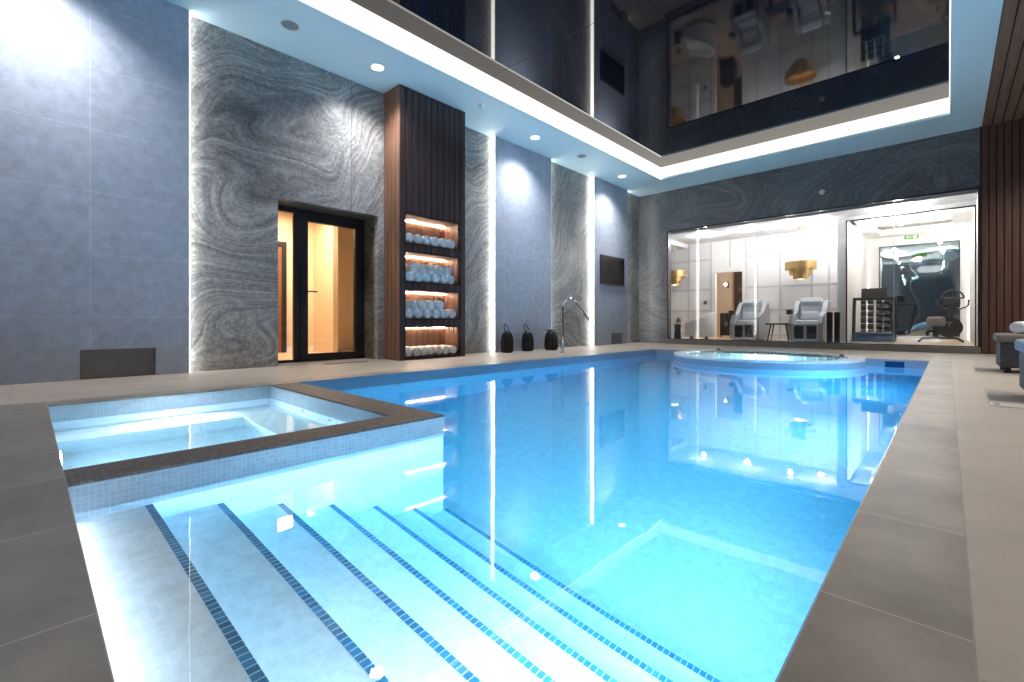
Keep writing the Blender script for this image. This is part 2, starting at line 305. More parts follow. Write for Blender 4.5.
# ------------------------------------------------------------------ helpers: meshes
def world_of(o):
    m = Matrix.Translation(o.location) @ o.rotation_euler.to_matrix().to_4x4()
    return m if o.parent is None else world_of(o.parent) @ m
class MB:
    def __init__(s): s.bm = bmesh.new(); s.smooth = False
    def quad(s, *pts):
        s.bm.faces.new([s.bm.verts.new(p) for p in pts]); return s
    def box(s, x0, x1, y0, y1, z0, z1, bev=0., seg=2, rot=None, piv=None):
        t = bmesh.new(); bmesh.ops.create_cube(t, size=1.)
        for v in t.verts: v.co = Vector(((x0+x1)/2+v.co.x*(x1-x0), (y0+y1)/2+v.co.y*(y1-y0), (z0+z1)/2+v.co.z*(z1-z0)))
        if bev: bmesh.ops.bevel(t, geom=list(t.edges), offset=bev, segments=seg, profile=.5, affect='EDGES')
        return s._merge(t, rot, piv or ((x0+x1)/2, (y0+y1)/2, (z0+z1)/2))
    def _merge(s, t, rot=None, piv=(0, 0, 0)):
        if rot is not None:
            R = rot if isinstance(rot, Matrix) else Matrix.Rotation(rot[0], 4, rot[1])
            P = Matrix.Translation(piv); t.transform(P @ R @ P.inverted())
        me = bpy.data.meshes.new('tmp'); t.to_mesh(me); t.free(); s.bm.from_mesh(me); bpy.data.meshes.remove(me); return s
    def cyl(s, p0, p1, r0, r1=None, n=20, cap=True):
        r1 = r0 if r1 is None else r1
        p0 = Vector(p0); p1 = Vector(p1); d = p1-p0; q = d.to_track_quat('Z', 'Y').to_matrix()
        a = [s.bm.verts.new(p0+q @ Vector((r0*math.cos(2*PI*i/n), r0*math.sin(2*PI*i/n), 0))) for i in range(n)]
        b = [s.bm.verts.new(p1+q @ Vector((r1*math.cos(2*PI*i/n), r1*math.sin(2*PI*i/n), 0))) for i in range(n)]
        for i in range(n): s.bm.faces.new((a[i], a[(i+1) % n], b[(i+1) % n], b[i]))
        if cap: s.bm.faces.new(a[::-1]); s.bm.faces.new(b)
        return s
    def tube(s, pts, r, n=10, closed=False):
        pts = [Vector(p) for p in pts]; rings = []; up = None; k = len(pts)
        for i, p in enumerate(pts):
            if closed: d = (pts[(i+1) % k]-pts[i-1]).normalized()
            else: d = ((pts[min(i+1, k-1)])-(pts[max(i-1, 0)])).normalized()
            if up is None:
                up = Vector((0, 0, 1)) if abs(d.z) < .9 else Vector((1, 0, 0))
            x = d.cross(up).normalized(); up = x.cross(d).normalized()
            rr = r[i] if isinstance(r, (list, tuple)) else r
            rings.append([s.bm.verts.new(p+x*rr*math.cos(2*PI*j/n)+up*rr*math.sin(2*PI*j/n)) for j in range(n)])
        m = k if closed else k-1
        for i in range(m):
            A, B = rings[i], rings[(i+1) % k]
            for j in range(n): s.bm.faces.new((A[j], A[(j+1) % n], B[(j+1) % n], B[j]))
        if not closed: s.bm.faces.new(rings[0][::-1]); s.bm.faces.new(rings[-1])
        return s
    def lathe(s, prof, c=(0, 0, 0), n=32, cap=True):
        rings = []
        for r, z in prof: rings.append([s.bm.verts.new((c[0]+r*math.cos(2*PI*i/n), c[1]+r*math.sin(2*PI*i/n), c[2]+z)) for i in range(n)])
        for A, B in zip(rings, rings[1:]):
            for i in range(n): s.bm.faces.new((A[i], A[(i+1) % n], B[(i+1) % n], B[i]))
        if cap: s.bm.faces.new(rings[0][::-1]); s.bm.faces.new(rings[-1])
        return s
    def prism(s, pts, z0, z1):
        a = [s.bm.verts.new((x, y, z0)) for x, y in pts]; b = [s.bm.verts.new((x, y, z1)) for x, y in pts]; n = len(pts)
        for i in range(n): s.bm.faces.new((a[i], a[(i+1) % n], b[(i+1) % n], b[i]))
        s.bm.faces.new(a[::-1]); s.bm.faces.new(b); return s
    def ball(s, c, rx, ry, rz, nu=16, nv=10):
        t = bmesh.new(); bmesh.ops.create_uvsphere(t, u_segments=nu, v_segments=nv, radius=1.)
        for v in t.verts: v.co = Vector((c[0]+v.co.x*rx, c[1]+v.co.y*ry, c[2]+v.co.z*rz))
        return s._merge(t)
    def build(s, name, mat, parent=None, smooth=False, wn=False, fix=True):
        if fix: bmesh.ops.recalc_face_normals(s.bm, faces=s.bm.faces[:])
        me = bpy.data.meshes.new(name)
        # local origin for top-level things stays at world origin: everything is modelled in place
        if parent is not None:
            s.bm.transform(world_of(parent).inverted())
        s.bm.to_mesh(me); s.bm.free()
        if smooth or wn:
            for p in me.polygons: p.use_smooth = True
        if smooth and not wn:
            for e in me.edges: pass
            try: me.set_sharp_from_angle(angle=math.radians(40))
            except Exception: pass
        me.materials.append(mat)
        o = bpy.data.objects.new(name, me)
        C.objects.link(o)
        if parent is not None: o.parent = parent
        if wn:
            md = o.modifiers.new('normals', 'WEIGHTED_NORMAL'); md.keep_sharp = False
        return o
def thing(name, label, cat, loc=(0, 0, 0), rz=0, group=None):
    o = bpy.data.objects.new(name, None); C.objects.link(o); o.location = loc; o.rotation_euler = (0, 0, rz)
    o.empty_display_size = .1
    o['label'] = label; o['category'] = cat
    if group: o['group'] = group
    return o
def tag(o, label, cat, group=None):
    o['label'] = label; o['category'] = cat
    if group: o['group'] = group
    return o
def struct(o): o['kind'] = 'structure'; return o
def dup(root, loc, rz=None, label=None, group=None):
    r = root.copy(); C.objects.link(r); r.location = loc
    if rz is not None: r.rotation_euler = (0, 0, rz)
    if label: r['label'] = label
    if group: r['group'] = group
    for ch in list(root.children):
        c = ch.copy(); C.objects.link(c); c.parent = r
        for g in list(ch.children):
            d = g.copy(); C.objects.link(d); d.parent = c
    return r

# ================================================================== SETTING
PX0, PX1, PY0, PY1 = -4.70, -0.206, 0.10, 9.52      # pool
TX0, TX1 = -4.70, -2.37                              # hot tub block
TYI, TYO, TXI = 1.60, 1.85, -2.60
CW = .24                                             # coping width
SX, SY, SR = -2.47, 9.20, 1.50                       # round spa
FLOOR_P = -1.62
a0 = math.asin((PY1-SY)/SR)
def arc(r, t0, t1, n=28): return [(SX+r*math.cos(t0+(t1-t0)*i/n), SY+r*math.sin(t0+(t1-t0)*i/n)) for i in range(n+1)]
TH = .02
# beige deck
fl = MB()
cx0 = PX0-CW; cx1 = PX1+CW
fl.prism([(XM-.05, YN), (cx0, YN), (cx0, PY1+CW), (XM-.05, PY1+CW)], -TH, 0)
fl.prism([(cx1, YN), (XRW, YN), (XRW, PY1+CW), (cx1, PY1+CW)], -TH, 0)
fl.prism([(cx0, YN), (cx1, YN), (cx1, -1.3), (cx0, -1.3)], -TH, 0)
a1 = math.asin((PY1+CW-SY)/SR)
fl.prism([(XM-.05, PY1+CW)] + arc(SR, PI-a1, a1) + [(XRW, PY1+CW), (XRW, YE+.1), (XM-.05, YE+.1)], -TH, 0)
fl.prism([(-7.2, 2.34), (XM-.05, 2.34), (XM-.05, 3.85), (-7.2, 3.85)], -TH, 0)
floor = struct(fl.build('floor', M['deck']))
# coping
cp = MB().prism([(cx0, -1.3), (cx1, -1.3), (cx1, PY0), (cx0, PY0)], -TH, 0)
struct(cp.build('trim_1', M['coping_x']))
cp = MB().prism([(PX1, PY0), (cx1, PY0), (cx1, PY1+CW), (PX1, PY1+CW)], -TH, 0)
cp.prism([(cx0, PY0), (PX0, PY0), (PX0, PY1+CW), (cx0, PY1+CW)], -TH, 0)
ang = lambda y: math.asin((y-SY)/SR)
nn = 6
L = [(PX0, PY1)] + [(SX-SR*math.cos(a0+(a1-a0)*i/nn), SY+SR*math.sin(a0+(a1-a0)*i/nn)) for i in range(nn+1)] + [(PX0, PY1+CW)]
R_ = [(PX1, PY1)] + [(SX+SR*math.cos(a0+(a1-a0)*i/nn), SY+SR*math.sin(a0+(a1-a0)*i/nn)) for i in range(nn+1)] + [(PX1, PY1+CW)]
cp.prism(L, -TH, 0); cp.prism(R_, -TH, 0)
struct(cp.build('trim_2', M['coping_y']))
# pool basin: thick walls with the mosaic, waterline band as a separate child
T = .18
bz = -.30
pool = struct(MB().prism([(PX0-T, PY0-T), (PX1+T, PY0-T), (PX1+T, PY1+T), (PX0-T, PY1+T)], FLOOR_P-.15, FLOOR_P).build('floor_pool', M['pool']))
pool['label'] = 'pale mosaic floor of the swimming pool'
wl = MB()
wl.box(PX0-T, PX0, PY0-T, PY1+T, FLOOR_P, -TH); wl.box(PX1, PX1+T, PY0-T, PY1+T, FLOOR_P, -TH)
wl.box(PX0, PX1, PY0-T, PY0, FLOOR_P, -TH); wl.box(PX0, PX1, PY1, PY1+T, FLOOR_P, -TH)
struct(wl.build('wall_pool', M['pool']))
# waterline band (slightly greyer mosaic from the coping down to just under the water)
wb = MB(); e = .004
wb.box(PX0, PX0+e, TYO, PY1, -.19, -.0); wb.box(PX1-e, PX1, PY0, PY1, -.19, 0); wb.box(PX0, SX-SR*math.cos(a0), PY1-e, PY1, -.19, 0); wb.box(SX+SR*math.cos(a0), PX1, PY1-e, PY1, -.19, 0)
struct(wb.build('trim_3', M['pool_band']))
# steps
DEP0, RISE, Y0S, TREAD = .08, .198, .357, .2547
for k in range(7):
    y0 = PY0 if k == 0 else Y0S-.006+TREAD*(k-1)
    y1 = Y0S-.006+TREAD*k
    zt = WATER_Z-DEP0-RISE*k
    st = struct(MB().box(TX1, PX1, y0, y1, FLOOR_P, zt).build('floor_pool_step', M['pool']))
    struct(MB().box(TX1+.002, PX1-.002, y1-.0235, y1+.002, zt-.010, zt+.002).build('nosing_stripe', M['stripe'], st))

# hot tub (built-in, raised block in the pool corner)
tub = thing('hot_tub', 'square hot tub with dark mosaic rim at the corner of the pool', 'hot tub', (-3.6, .9, 0))
tb = MB(); tz = -.85
tb.box(TX0, TX1, PY0, TYO, FLOOR_P, tz)                        # floor of the tub
tb.box(TXI, TX1, PY0, TYO, tz, -.014); tb.box(TX0, TXI, TYI, TYO, tz, -.014)
tb.build('wall', M['pool'], tub)
MB().prism([(TX0, TYI), (TXI, TYI), (TXI, PY0), (TX1+.006, PY0), (TX1+.006, TYO+.006), (TX0, TYO+.006)], -.012, 0).build('rim', M['lip'], tub)
bb = MB(); bb.box(TX1, TX1+.004, PY0, TYO+.004, -.19, -.013); bb.box(TX0, TX1, TYO, TYO+.004, -.19, -.013)
bb.box(TXI-.004, TXI, PY0, TYI, -.19, -.013); bb.box(TX0, TXI, TYI-.004, TYI, -.19, -.013); bb.box(TX0, TX0+.004, PY0, TYI, -.19, -.013)
bb.build('waterline_band', M['pool_band'], tub)
bn = MB(); bn.box(TX0, TX0+.42, PY0, TYI, tz, -.52); bn.box(TX0+.42, TXI, TYI-.36, TYI, tz, -.52); bn.box(TXI-.36, TXI, PY0, TYI-.36, tz, -.52)
bn.build('bench', M['pool'], tub)
for (jx, jz) in ((-3.95, -.30), (-3.45, -.30), (-2.95, -.30)):
    MB().cyl((jx, TYI+.001, jz), (jx, TYI-.012, jz), .028, .022, 14).build('jet', M['steel'], tub, smooth=True)

# water bodies
q = .02
WZ0 = FLOOR_P-.06
pts = [(TX1-q, PY0-q), (PX1+q, PY0-q), (PX1+q, PY1+q), ]
rw = SR-q
aw = math.asin((PY1+q-SY)/rw)
pts += [(SX+rw*math.cos(aw-(aw+PI+aw)*i/48), SY+rw*math.sin(aw-(aw+PI+aw)*i/48)) for i in range(49)]
pts += [(PX0-q, PY1+q), (PX0-q, TYO-q), (TX1-q, TYO-q)]
wo = MB().prism(pts, WZ0, WATER_Z).build('pool_water', M['pool_water'])
wo['kind'] = 'stuff'; tag(wo, 'clear blue water filling the swimming pool', 'water')
wo = MB().box(TX0-q, TXI+q, PY0-q, TYI+q, tz-.03, WATER_Z+.005).build('hot_tub_water', M['tub_water'])
wo['kind'] = 'stuff'; tag(wo, 'pale clear water inside the square hot tub', 'water')

# round spa at the far end
spa = thing('spa_tub', 'round pale mosaic spa tub bulging into the far end of the pool', 'hot tub', (SX, SY, 0))
def ring_wall(r0, r1, z0, z1, n=72):
    b = MB(); b.lathe([(r1, z0), (r1, z1), (r0, z1), (r0, z0)], (SX, SY, 0), n, cap=False); return b
sw = ring_wall(SR-.16, SR, FLOOR_P, -.03)
sw.lathe([(.001, -.7), (SR-.16, -.7)], (SX, SY, 0), 72, cap=False)
sw.build('wall', M['pool'], spa, smooth=True, fix=False)
ring_wall(SR-.22, SR+.005, -.03, 0.004).build('rim', M['pool'], spa, smooth=True)
ring_wall(SR, SR+.004, -.19, -.013).build('waterline_band', M['pool_band'], spa, smooth=True)
wo = MB().lathe([(SR-.19, -.72), (SR-.19, -.012)], (SX, SY, 0), 72).build('spa_water', M['spa_water'])
wo['kind'] = 'stuff'; tag(wo, 'still water brimming in the round spa', 'water')

point('spa_lamp', (SX, SY, -.35), 60, (.85, .97, 1.), .08)  # added fill light without fixture, brightens the spa water from inside
# pool light fixtures
def pool_light(name, c, ax, lab, r=.13):
    t = thing(name, lab, 'pool light', c)
    c = Vector(c); d = Vector(ax)
    MB().cyl(c-d*.005, c+d*.008, r, r, 24).build('bezel', M['steel'], t, smooth=True)
    MB().cyl(c+d*.008, c+d*.012, r*.8, r*.76, 24).build('lens', M['pool_lens'], t, smooth=True)
for i, yy in enumerate((1.0, 2.5, 5.0, 7.6)):
    pool_light('pool_light', (PX1-.004, yy, -.55), (-1, 0, 0), ['round underwater light beside the pool steps', 'round underwater light, second along the right pool wall', 'round underwater light, third along the right pool wall', 'round underwater light nearest the round spa'][i])
pool_light('pool_light', (TX0+.004, .82, -.33), (1, 0, 0), 'round bright underwater light in the hot tub wall', .08)
# inlets in the left pool wall
for i, (yy, zz) in enumerate(((3.02, -.30), (5.35, -.30))):
    tag(MB().cyl((PX0+.001, yy, zz), (PX0+.015, yy, zz), .045, .035, 16).build('pool_inlet', M['steel'], smooth=True),
        ['small round grey water inlet nearer the hot tub in the pool wall', 'small round grey water inlet further along the left pool wall'][i], 'pool inlet', 'inlets in the left pool wall')
# skimmer in the far wall
sk = thing('skimmer', 'dark blue rectangular skimmer opening in the far pool wall', 'skimmer', (-.62, PY1, -.09))
MB().box(-.74, -.50, PY1-.012, PY1-.002, -.155, -.03).build('mouth', M['skimmer'], sk)
MB().box(-.76, -.48, PY1-.010, PY1-.003, -.165, -.02).build('faceplate', M['pool_band'], sk)
# spa controls
for i, (x, y, lab) in enumerate(((-3.52, 10.05, 'small dark push button on the deck left of the round spa'), (-1.32, 9.55, 'small dark push button on the deck right of the round spa'))):
    t = thing('spa_button', lab, 'push button', (x, y, 0), group='push buttons by the spa')
    MB().cyl((x, y, 0.004), (x, y, .02), .05, .045, 18).build('collar', M['steel'], t, smooth=True)
    MB().lathe([(.035, .02), (.03, .04), (.012, .05)], (x, y, 0), 18).build('cap', M['black'], t, smooth=True)

# ---------------------------------------------------------------- left wall
DY0, DY1, DZ = 2.34, 3.85, 2.29
lw = MB()
lw.box(XM-.12, XM, YN, DY0, 0, ZC); lw.box(XM-.12, XM, DY1, YE+.1, 0, ZC); lw.box(XM-.12, XM, DY0, DY1, DZ, ZC)
struct(lw.build('wall_left', M['marble_left']))
rv = MB()
rv.box(-7.05, XM-.12, DY1, DY1+.12, 0, DZ+.1); rv.box(-7.05, XM-.12, DY0-.12, DY0, 0, DZ+.1)
struct(rv.build('wall_left', M['marble_side']))
struct(MB().box(-7.05, XM-.12, DY0, DY1, DZ, DZ+.1).build('trim_4', M['marble_side']))
# grey panels with low niches
def grey_panel(y0, y1, n0=None, n1=None, nz=.31):
    b = MB(); x0 = XM+.045
    if n0 is None: b.box(x0, XG, y0, y1, 0, ZC)
    else:
        b.box(x0, XG, y0, n0, 0, ZC); b.box(x0, XG, n1, y1, 0, ZC); b.box(x0, XG, n0, n1, nz, ZC)
    o = struct(b.build('wall_left_panel', M['grey']))
    if n0 is not None:
        struct(MB().box(XM+.002, XM+.04, n0, n1, 0, nz).build('niche_back', M['grey_niche'], o))
    # hidden carrier behind the panel that holds the led strips
    for yy, s in ((y0, 1), (y1, -1)):
        if yy > YN+.1:
            ys = yy+s*.02
            MB().box(XM+.002, XG-.006, min(yy-s*.008, yy), max(yy-s*.008, yy), .0, ZC).build('led_strip', M['led_cool'], o)
    return o
grey_panel(YN, 1.316, .372, 1.0)
grey_panel(6.36, 8.145)
grey_panel(9.862, 11.55, 10.68, 11.31)
# glazed door to the changing room
d1 = struct(bpy.data.objects.new('door_1', None)); C.objects.link(d1); d1.location = (-7.05, 3.1, 0)
fx0, fx1 = -7.10, -7.03
f = MB()
f.box(fx0, fx1, DY0, DY1, DZ-.07, DZ, .004); f.box(fx0, fx1, DY1-.10, DY1, 0, DZ-.07, .004); f.box(fx0, fx1, DY0, DY0+.07, 0, DZ-.07, .004)
f.box(fx0, fx1, 2.72, 2.80, 0, DZ-.07, .004); f.box(fx0, fx1, DY0, DY1, 0, .04)
f.build('frame', M['black'], d1)
lf = MB()
lf.box(fx0+.01, fx1+.012, 2.80, 2.92, .04, DZ-.07, .003); lf.box(fx0+.01, fx1+.012, DY1-.17, DY1-.10, .04, DZ-.07, .003)
lf.box(fx0+.01, fx1+.012, 2.92, DY1-.17, DZ-.17, DZ-.07, .003); lf.box(fx0+.01, fx1+.012, 2.92, DY1-.17, .04, .12, .003)
leaf = lf.build('door_leaf', M['black'], d1)
MB().box(-7.068, -7.06, 2.92, DY1-.17, .12, DZ-.17).build('glass', M['glass_tint'], d1)
MB().box(-7.068, -7.06, DY0+.07, 2.72, .04, DZ-.07).build('side_glass', M['glass_tint'], d1)
hd = MB(); hd.tube([(fx1+.012, 2.88, 1.06), (fx1+.07, 2.88, 1.06), (fx1+.075, 2.90, 1.06), (fx1+.075, 3.03, 1.06)], .011, 10)
hd.box(fx1+.01, fx1+.02, 2.86, 2.90, .98, 1.12, .003); hd.cyl((fx1+.01, 2.88, .86), (fx1+.03, 2.88, .86), .018)
hd.build('door_handle', M['black'], d1, smooth=True)
# changing room behind it
cr = MB(); X0, X1, Y0, Y1, Z1 = -9.6, -7.12, .9, 5.4, 2.8
cr.quad((X0, Y0, 0), (X0, Y1, 0), (X0, Y1, Z1), (X0, Y0, Z1)); cr.quad((X0, Y1, 0), (X1, Y1, 0), (X1, Y1, Z1), (X0, Y1, Z1)); cr.quad((X0, Y0, 0), (X1, Y0, 0), (X1, Y0, Z1), (X0, Y0, Z1))
cr.quad((X0, Y0, Z1), (X1, Y0, Z1), (X1, Y1, Z1), (X0, Y1, Z1))
struct(cr.build('wall_changing_room', M['warm_tile'], fix=False))
struct(MB().quad((X0, Y0, -.002), (X1+.1, Y0, -.002), (X1+.1, Y1, -.002), (X0, Y1, -.002)).build('floor_changing_room', M['oak'], fix=False))
struct(MB().box(X0, X0+.9, 4.1, 4.2, 0, Z1).build('wall_changing_room', M['warm_wall']))
dd = MB(); dd.box(-9.58, -9.53, 2.55, 3.45, 0, 2.1)
d3 = struct(dd.build('door_2', M['brown_door']))
cf = MB(); cf.box(-9.59, -9.5, 2.47, 2.55, 0, 2.18); cf.box(-9.59, -9.5, 3.45, 3.53, 0, 2.18); cf.box(-9.59, -9.5, 2.55, 3.45, 2.1, 2.18); cf.build('door_frame', M['black'], d3)
b = MB(); b.box(X0, X0+.015, Y0, 2.47, 0, .1); b.box(X0, X0+.015, 3.53, 4.1, 0, .1); struct(b.build('baseboard_changing_room', M['white']))

# ---------------------------------------------------------------- far wall with the big window
WX0, WX1, WZ0_, WZ1 = -5.73, XR-.02, .12, 3.15
fw = MB()
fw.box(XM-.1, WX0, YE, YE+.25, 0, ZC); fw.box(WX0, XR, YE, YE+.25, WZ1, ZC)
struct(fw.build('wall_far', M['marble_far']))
struct(MB().box(WX0, XR, YE-.17, YE+.25, 0, WZ0_, .003).build('trim_5', M['kerb']))
win = struct(bpy.data.objects.new('window_1', None)); C.objects.link(win); win.location = (-2.6, YE, 1.6)
f = MB(); t_ = .03
f.box(WX0, WX1, YE-.01, YE+.05, WZ1-t_, WZ1+.005); f.box(WX0, WX0+t_, YE-.01, YE+.05, WZ0_, WZ1); f.box(WX1-.012, WX1+.012, YE-.01, YE+.05, WZ0_, WZ1); f.box(WX0, WX1, YE-.01, YE+.05, WZ0_, WZ0_+.018)
f.build('window_frame', M['black'], win)
xs = [WX0+t_, -4.2, -2.67, -1.14, WX1-t_]
for i in range(4):
    MB().box(xs[i]+.002, xs[i+1]-.002, YE+.012, YE+.022, WZ0_+.018, WZ1-t_).build('pane', M['glass'], win)
# wood boards right of the window, and wood ceiling + right wall
bo = MB(); wbd = .098; n = int((XRW-XR)/wbd)
for i in range(n+1):
    x = XR+.02+i*wbd
    bo.box(x, min(x+wbd-.014, XRW), YE-.03, YE, 0, ZC, .003)
wr = struct(bo.build('wall_far_boards', M['walnut_side']))
MB().box(XR, XRW+.1, YE+.0, YE+.06, 0, ZC).build('backing', M['blackgap'], wr)
MB().box(XR-.006, XR+.014, YE-.03, YE+.02, 0, ZC).build('edge_trim', M['black'], wr)
bo = MB(); n = int((XRW-XR)/.13)
for i in range(n+1):
    x = XR+.03+i*.13
    bo.box(x, min(x+.112, XRW), YN, YE-.03, ZC-.012, ZC+.01, .003)
wc = struct(bo.build('ceiling_boards', M['walnut_ceiling']))
MB().box(XR, XRW+.1, YN, YE, ZC+.005, ZC+.05).build('backing', M['blackgap'], wc)
bo = MB()
for i in range(int((YE-YN)/.13)):
    y = YN+i*.13; bo.box(XRW, XRW+.02, y, y+.116, 0, ZC)
wr2 = struct(bo.build('wall_right', M['walnut']))
MB().box(XRW+.02, XRW+.1, YN, YE, 0, ZC).build('backing', M['blackgap'], wr2)
struct(MB().box(XM-.1, XRW+.1, YN-.1, YN, 0, ZC).build('wall_near', M['grey_niche']))
struct(MB().box(XM-.1, XRW+.1, YN-.1, YE, -TH-.02, -TH).build('floor_slab', M['grout'])) if False else None

# ---------------------------------------------------------------- ceiling
OX0, OX1, OY0, OY1 = -5.395, .023, -2.0, 11.27
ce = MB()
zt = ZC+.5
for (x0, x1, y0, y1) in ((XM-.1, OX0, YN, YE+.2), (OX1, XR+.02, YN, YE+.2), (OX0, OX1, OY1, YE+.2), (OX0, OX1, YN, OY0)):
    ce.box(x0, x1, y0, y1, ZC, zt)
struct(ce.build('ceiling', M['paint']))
mc = struct(MB().box(OX0, OX1, OY0, OY1, ZM, ZM+.03).build('ceiling_gloss', M['mirror_ceiling']))
sm = MB()
for y in (5.2,):
    sm.box(OX0, OX1, y-.004, y+.004, ZM-.0015, ZM)
sm.build('seam', M['seam'], mc)
# lit cove band round the opening
cv = struct(bpy.data.objects.new('trim_6', None)); C.objects.link(cv)
e = .012
b = MB(); z0, z1 = ZC+.045, ZM-.002
b.box(OX0, OX0+e, OY0, OY1, z0, z1); b.box(OX1-e, OX1, OY0, OY1, z0, z1); b.box(OX0+e, OX1-e, OY1-e, OY1, z0, z1); b.box(OX0+e, OX1-e, OY0, OY0+e, z0, z1)
b.build('cove_light', M['cove'], cv)
b = MB(); b.box(OX0, OX0+.02, OY0, OY1, ZC+.02, ZC+.034); b.build('led_edge_line', M['led_edge'], cv)
# ceiling fittings
dl = None
DLL = ['round recessed downlight in the soffit above the hot tub', 'round recessed downlight in the soffit left of the towel column', 'round recessed downlight in the soffit above the standing lanterns', 'round recessed downlight in the soffit nearest the far wall, above the wall screen']
for i, (x, y) in enumerate(DOWN):
    if dl is None:
        t = thing('downlight', DLL[0], 'ceiling light', (x, y, ZC), group='downlights in the left soffit')
        MB().lathe([(.085, -.006), (.10, -.006), (.104, 0), (.085, 0)], (x, y, ZC), 28, cap=False).build('bezel', M['white'], t, smooth=True)
        MB().cyl((x, y, ZC-.004), (x, y, ZC-.001), .085, .085, 28).build('lamp_disc', M['lamp'], t)
        dl = t
    else: dup(dl, (x, y, ZC), label=DLL[i])
for i, (x, y, lab) in enumerate(((1.9, 1.0, 'downlight in the board ceiling right of the camera'), (1.9, 4.4, 'downlight in the board ceiling above the nearer daybed'), (1.9, 7.6, 'downlight in the board ceiling above the farther daybed'), (1.9, 10.6, 'downlight in the board ceiling by the far boards'))):
    dup(dl, (x, y, ZC-.012), label=lab, group='downlights in the board ceiling')
M['speaker'] = tiles('speaker_grille', 'XYZ', rgb(150, 170, 190), rgb(110, 125, 140), .008, .008, .0016, rough=.6, var=.02, mott=.02)
sp = thing('ceiling_speaker', 'round flush ceiling speaker above the glazed door', 'speaker', (-5.917, 2.238, ZC), group='ceiling speakers')
MB().lathe([(.10, -.005), (.118, -.005), (.12, 0), (.10, 0)], (-5.917, 2.238, ZC), 32, cap=False).build('bezel', M['white'], sp, smooth=True)
MB().cyl((-5.917, 2.238, ZC-.004), (-5.917, 2.238, ZC-.001), .10, .10, 32).build('grille', M['speaker'], sp)
dup(sp, (-5.89, 8.46, ZC), label='round flush ceiling speaker between the two farther downlights')
de = thing('smoke_detector', 'small white ceiling detector in front of the towel column', 'detector', (-5.75, 5.3, ZC))
MB().lathe([(.05, 0), (.05, -.015), (.035, -.03)], (-5.75, 5.3, ZC), 24).build('housing', M['white'], de, smooth=True)
MB().lathe([(.02, -.03), (.015, -.036)], (-5.75, 5.3, ZC), 16).build('sensor_cap', M['steel'], de, smooth=True)
ws = thing('wall_sensor', 'small round white sensor on the dark stone above the window', 'sensor', (-2.074, YE, 3.54))
MB().cyl((-2.074, YE+.001, 3.54), (-2.074, YE-.03, 3.54), .055, .05, 24).build('housing', M['white'], ws, smooth=True)
MB().cyl((-2.074, YE-.03, 3.54), (-2.074, YE-.038, 3.54), .022, .018, 16).build('lens', M['steel'], ws, smooth=True)

# ================================================================== TOWEL COLUMN
KX, KY0, KY1 = -6.145, 3.952, 5.29
OPN = [(1.85, 2.30), (1.24, 1.705), (.653, 1.11), (.045, .518)]
SY0, SY1 = 4.05, 5.165
cab = thing('towel_cabinet', 'tall dark slatted wood column with four lit towel shelves', 'cabinet', (-6.35, 4.62, 0))
b = MB(); xb = XM+.03; xf = KX-.02
b.box(XM+.002, xb, KY0+.02, KY1-.02, 0, ZC)                                    # back
b.box(XM+.002, xf, KY0+.02, SY0, 0, ZC); b.box(XM+.002, xf, SY1, KY1-.02, 0, ZC)     # sides
zz = [0]+[v for o in reversed(OPN) for v in o]+[ZC]
for i in range(0, len(zz), 2): b.box(xb, xf, SY0, SY1, zz[i], zz[i+1])
b.build('body', M['blackgap'], cab)
nsl = 11; wsl = (KY1-KY0)/nsl
b = MB()
for i in range(nsl):
    y0 = KY0+i*wsl+.009; y1 = KY0+(i+1)*wsl-.009
    if y1 < SY0+.02 or y0 > SY1-.02: b.box(xf, KX, y0, y1, 0, ZC, .002, 1); continue
    a_, c_ = max(y0, KY0), min(y1, KY1)
    for j in range(0, len(zz), 2): b.box(xf, KX, a_, c_, zz[j], zz[j+1], .002, 1)
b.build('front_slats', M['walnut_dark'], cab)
b = MB(); n = 4; wx = (KX-XM)/n
for i in range(n): b.box(XM+i*wx+.006, XM+(i+1)*wx-.006, KY0, KY0+.02, 0, ZC, .002, 1); b.box(XM+i*wx+.006, XM+(i+1)*wx-.006, KY1-.02, KY1, 0, ZC, .002, 1)
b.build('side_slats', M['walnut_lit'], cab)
# slim frame round the openings
b = MB()
for (z0, z1) in OPN:
    b.box(xf-.01, KX+.003, SY0-.014, SY0, z0-.014, z1+.014); b.box(xf-.01, KX+.003, SY1, SY1+.014, z0-.014, z1+.014)
    b.box(xf-.01, KX+.003, SY0, SY1, z0-.014, z0); b.box(xf-.01, KX+.003, SY0, SY1, z1, z1+.014)
b.build('opening_trim', M['blackgap'], cab)
for (z0, z1) in OPN:
    b = MB(); nb = 9; wy = (SY1-SY0)/nb
    for i in range(nb): b.box(xb, xb+.014, SY0+i*wy+.004, SY0+(i+1)*wy-.004, z0, z1, .002, 1)
    for yy in (SY0, SY1-.012):
        for k in range(3): b.box(xb+.014+k*.125, xb+.014+k*.125+.117, yy, yy+.012, z0, z1)
    b.box(xb, xf, SY0, SY1, z1-.008, z1); b.box(xb, xf, SY0, SY1, z0, z0+.008)
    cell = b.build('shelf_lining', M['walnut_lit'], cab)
    MB().box(xb+.018, xb+.032, SY0+.02, SY1-.02, z1-.022, z1-.010).build('led_strip', M['led_warm'], cell)

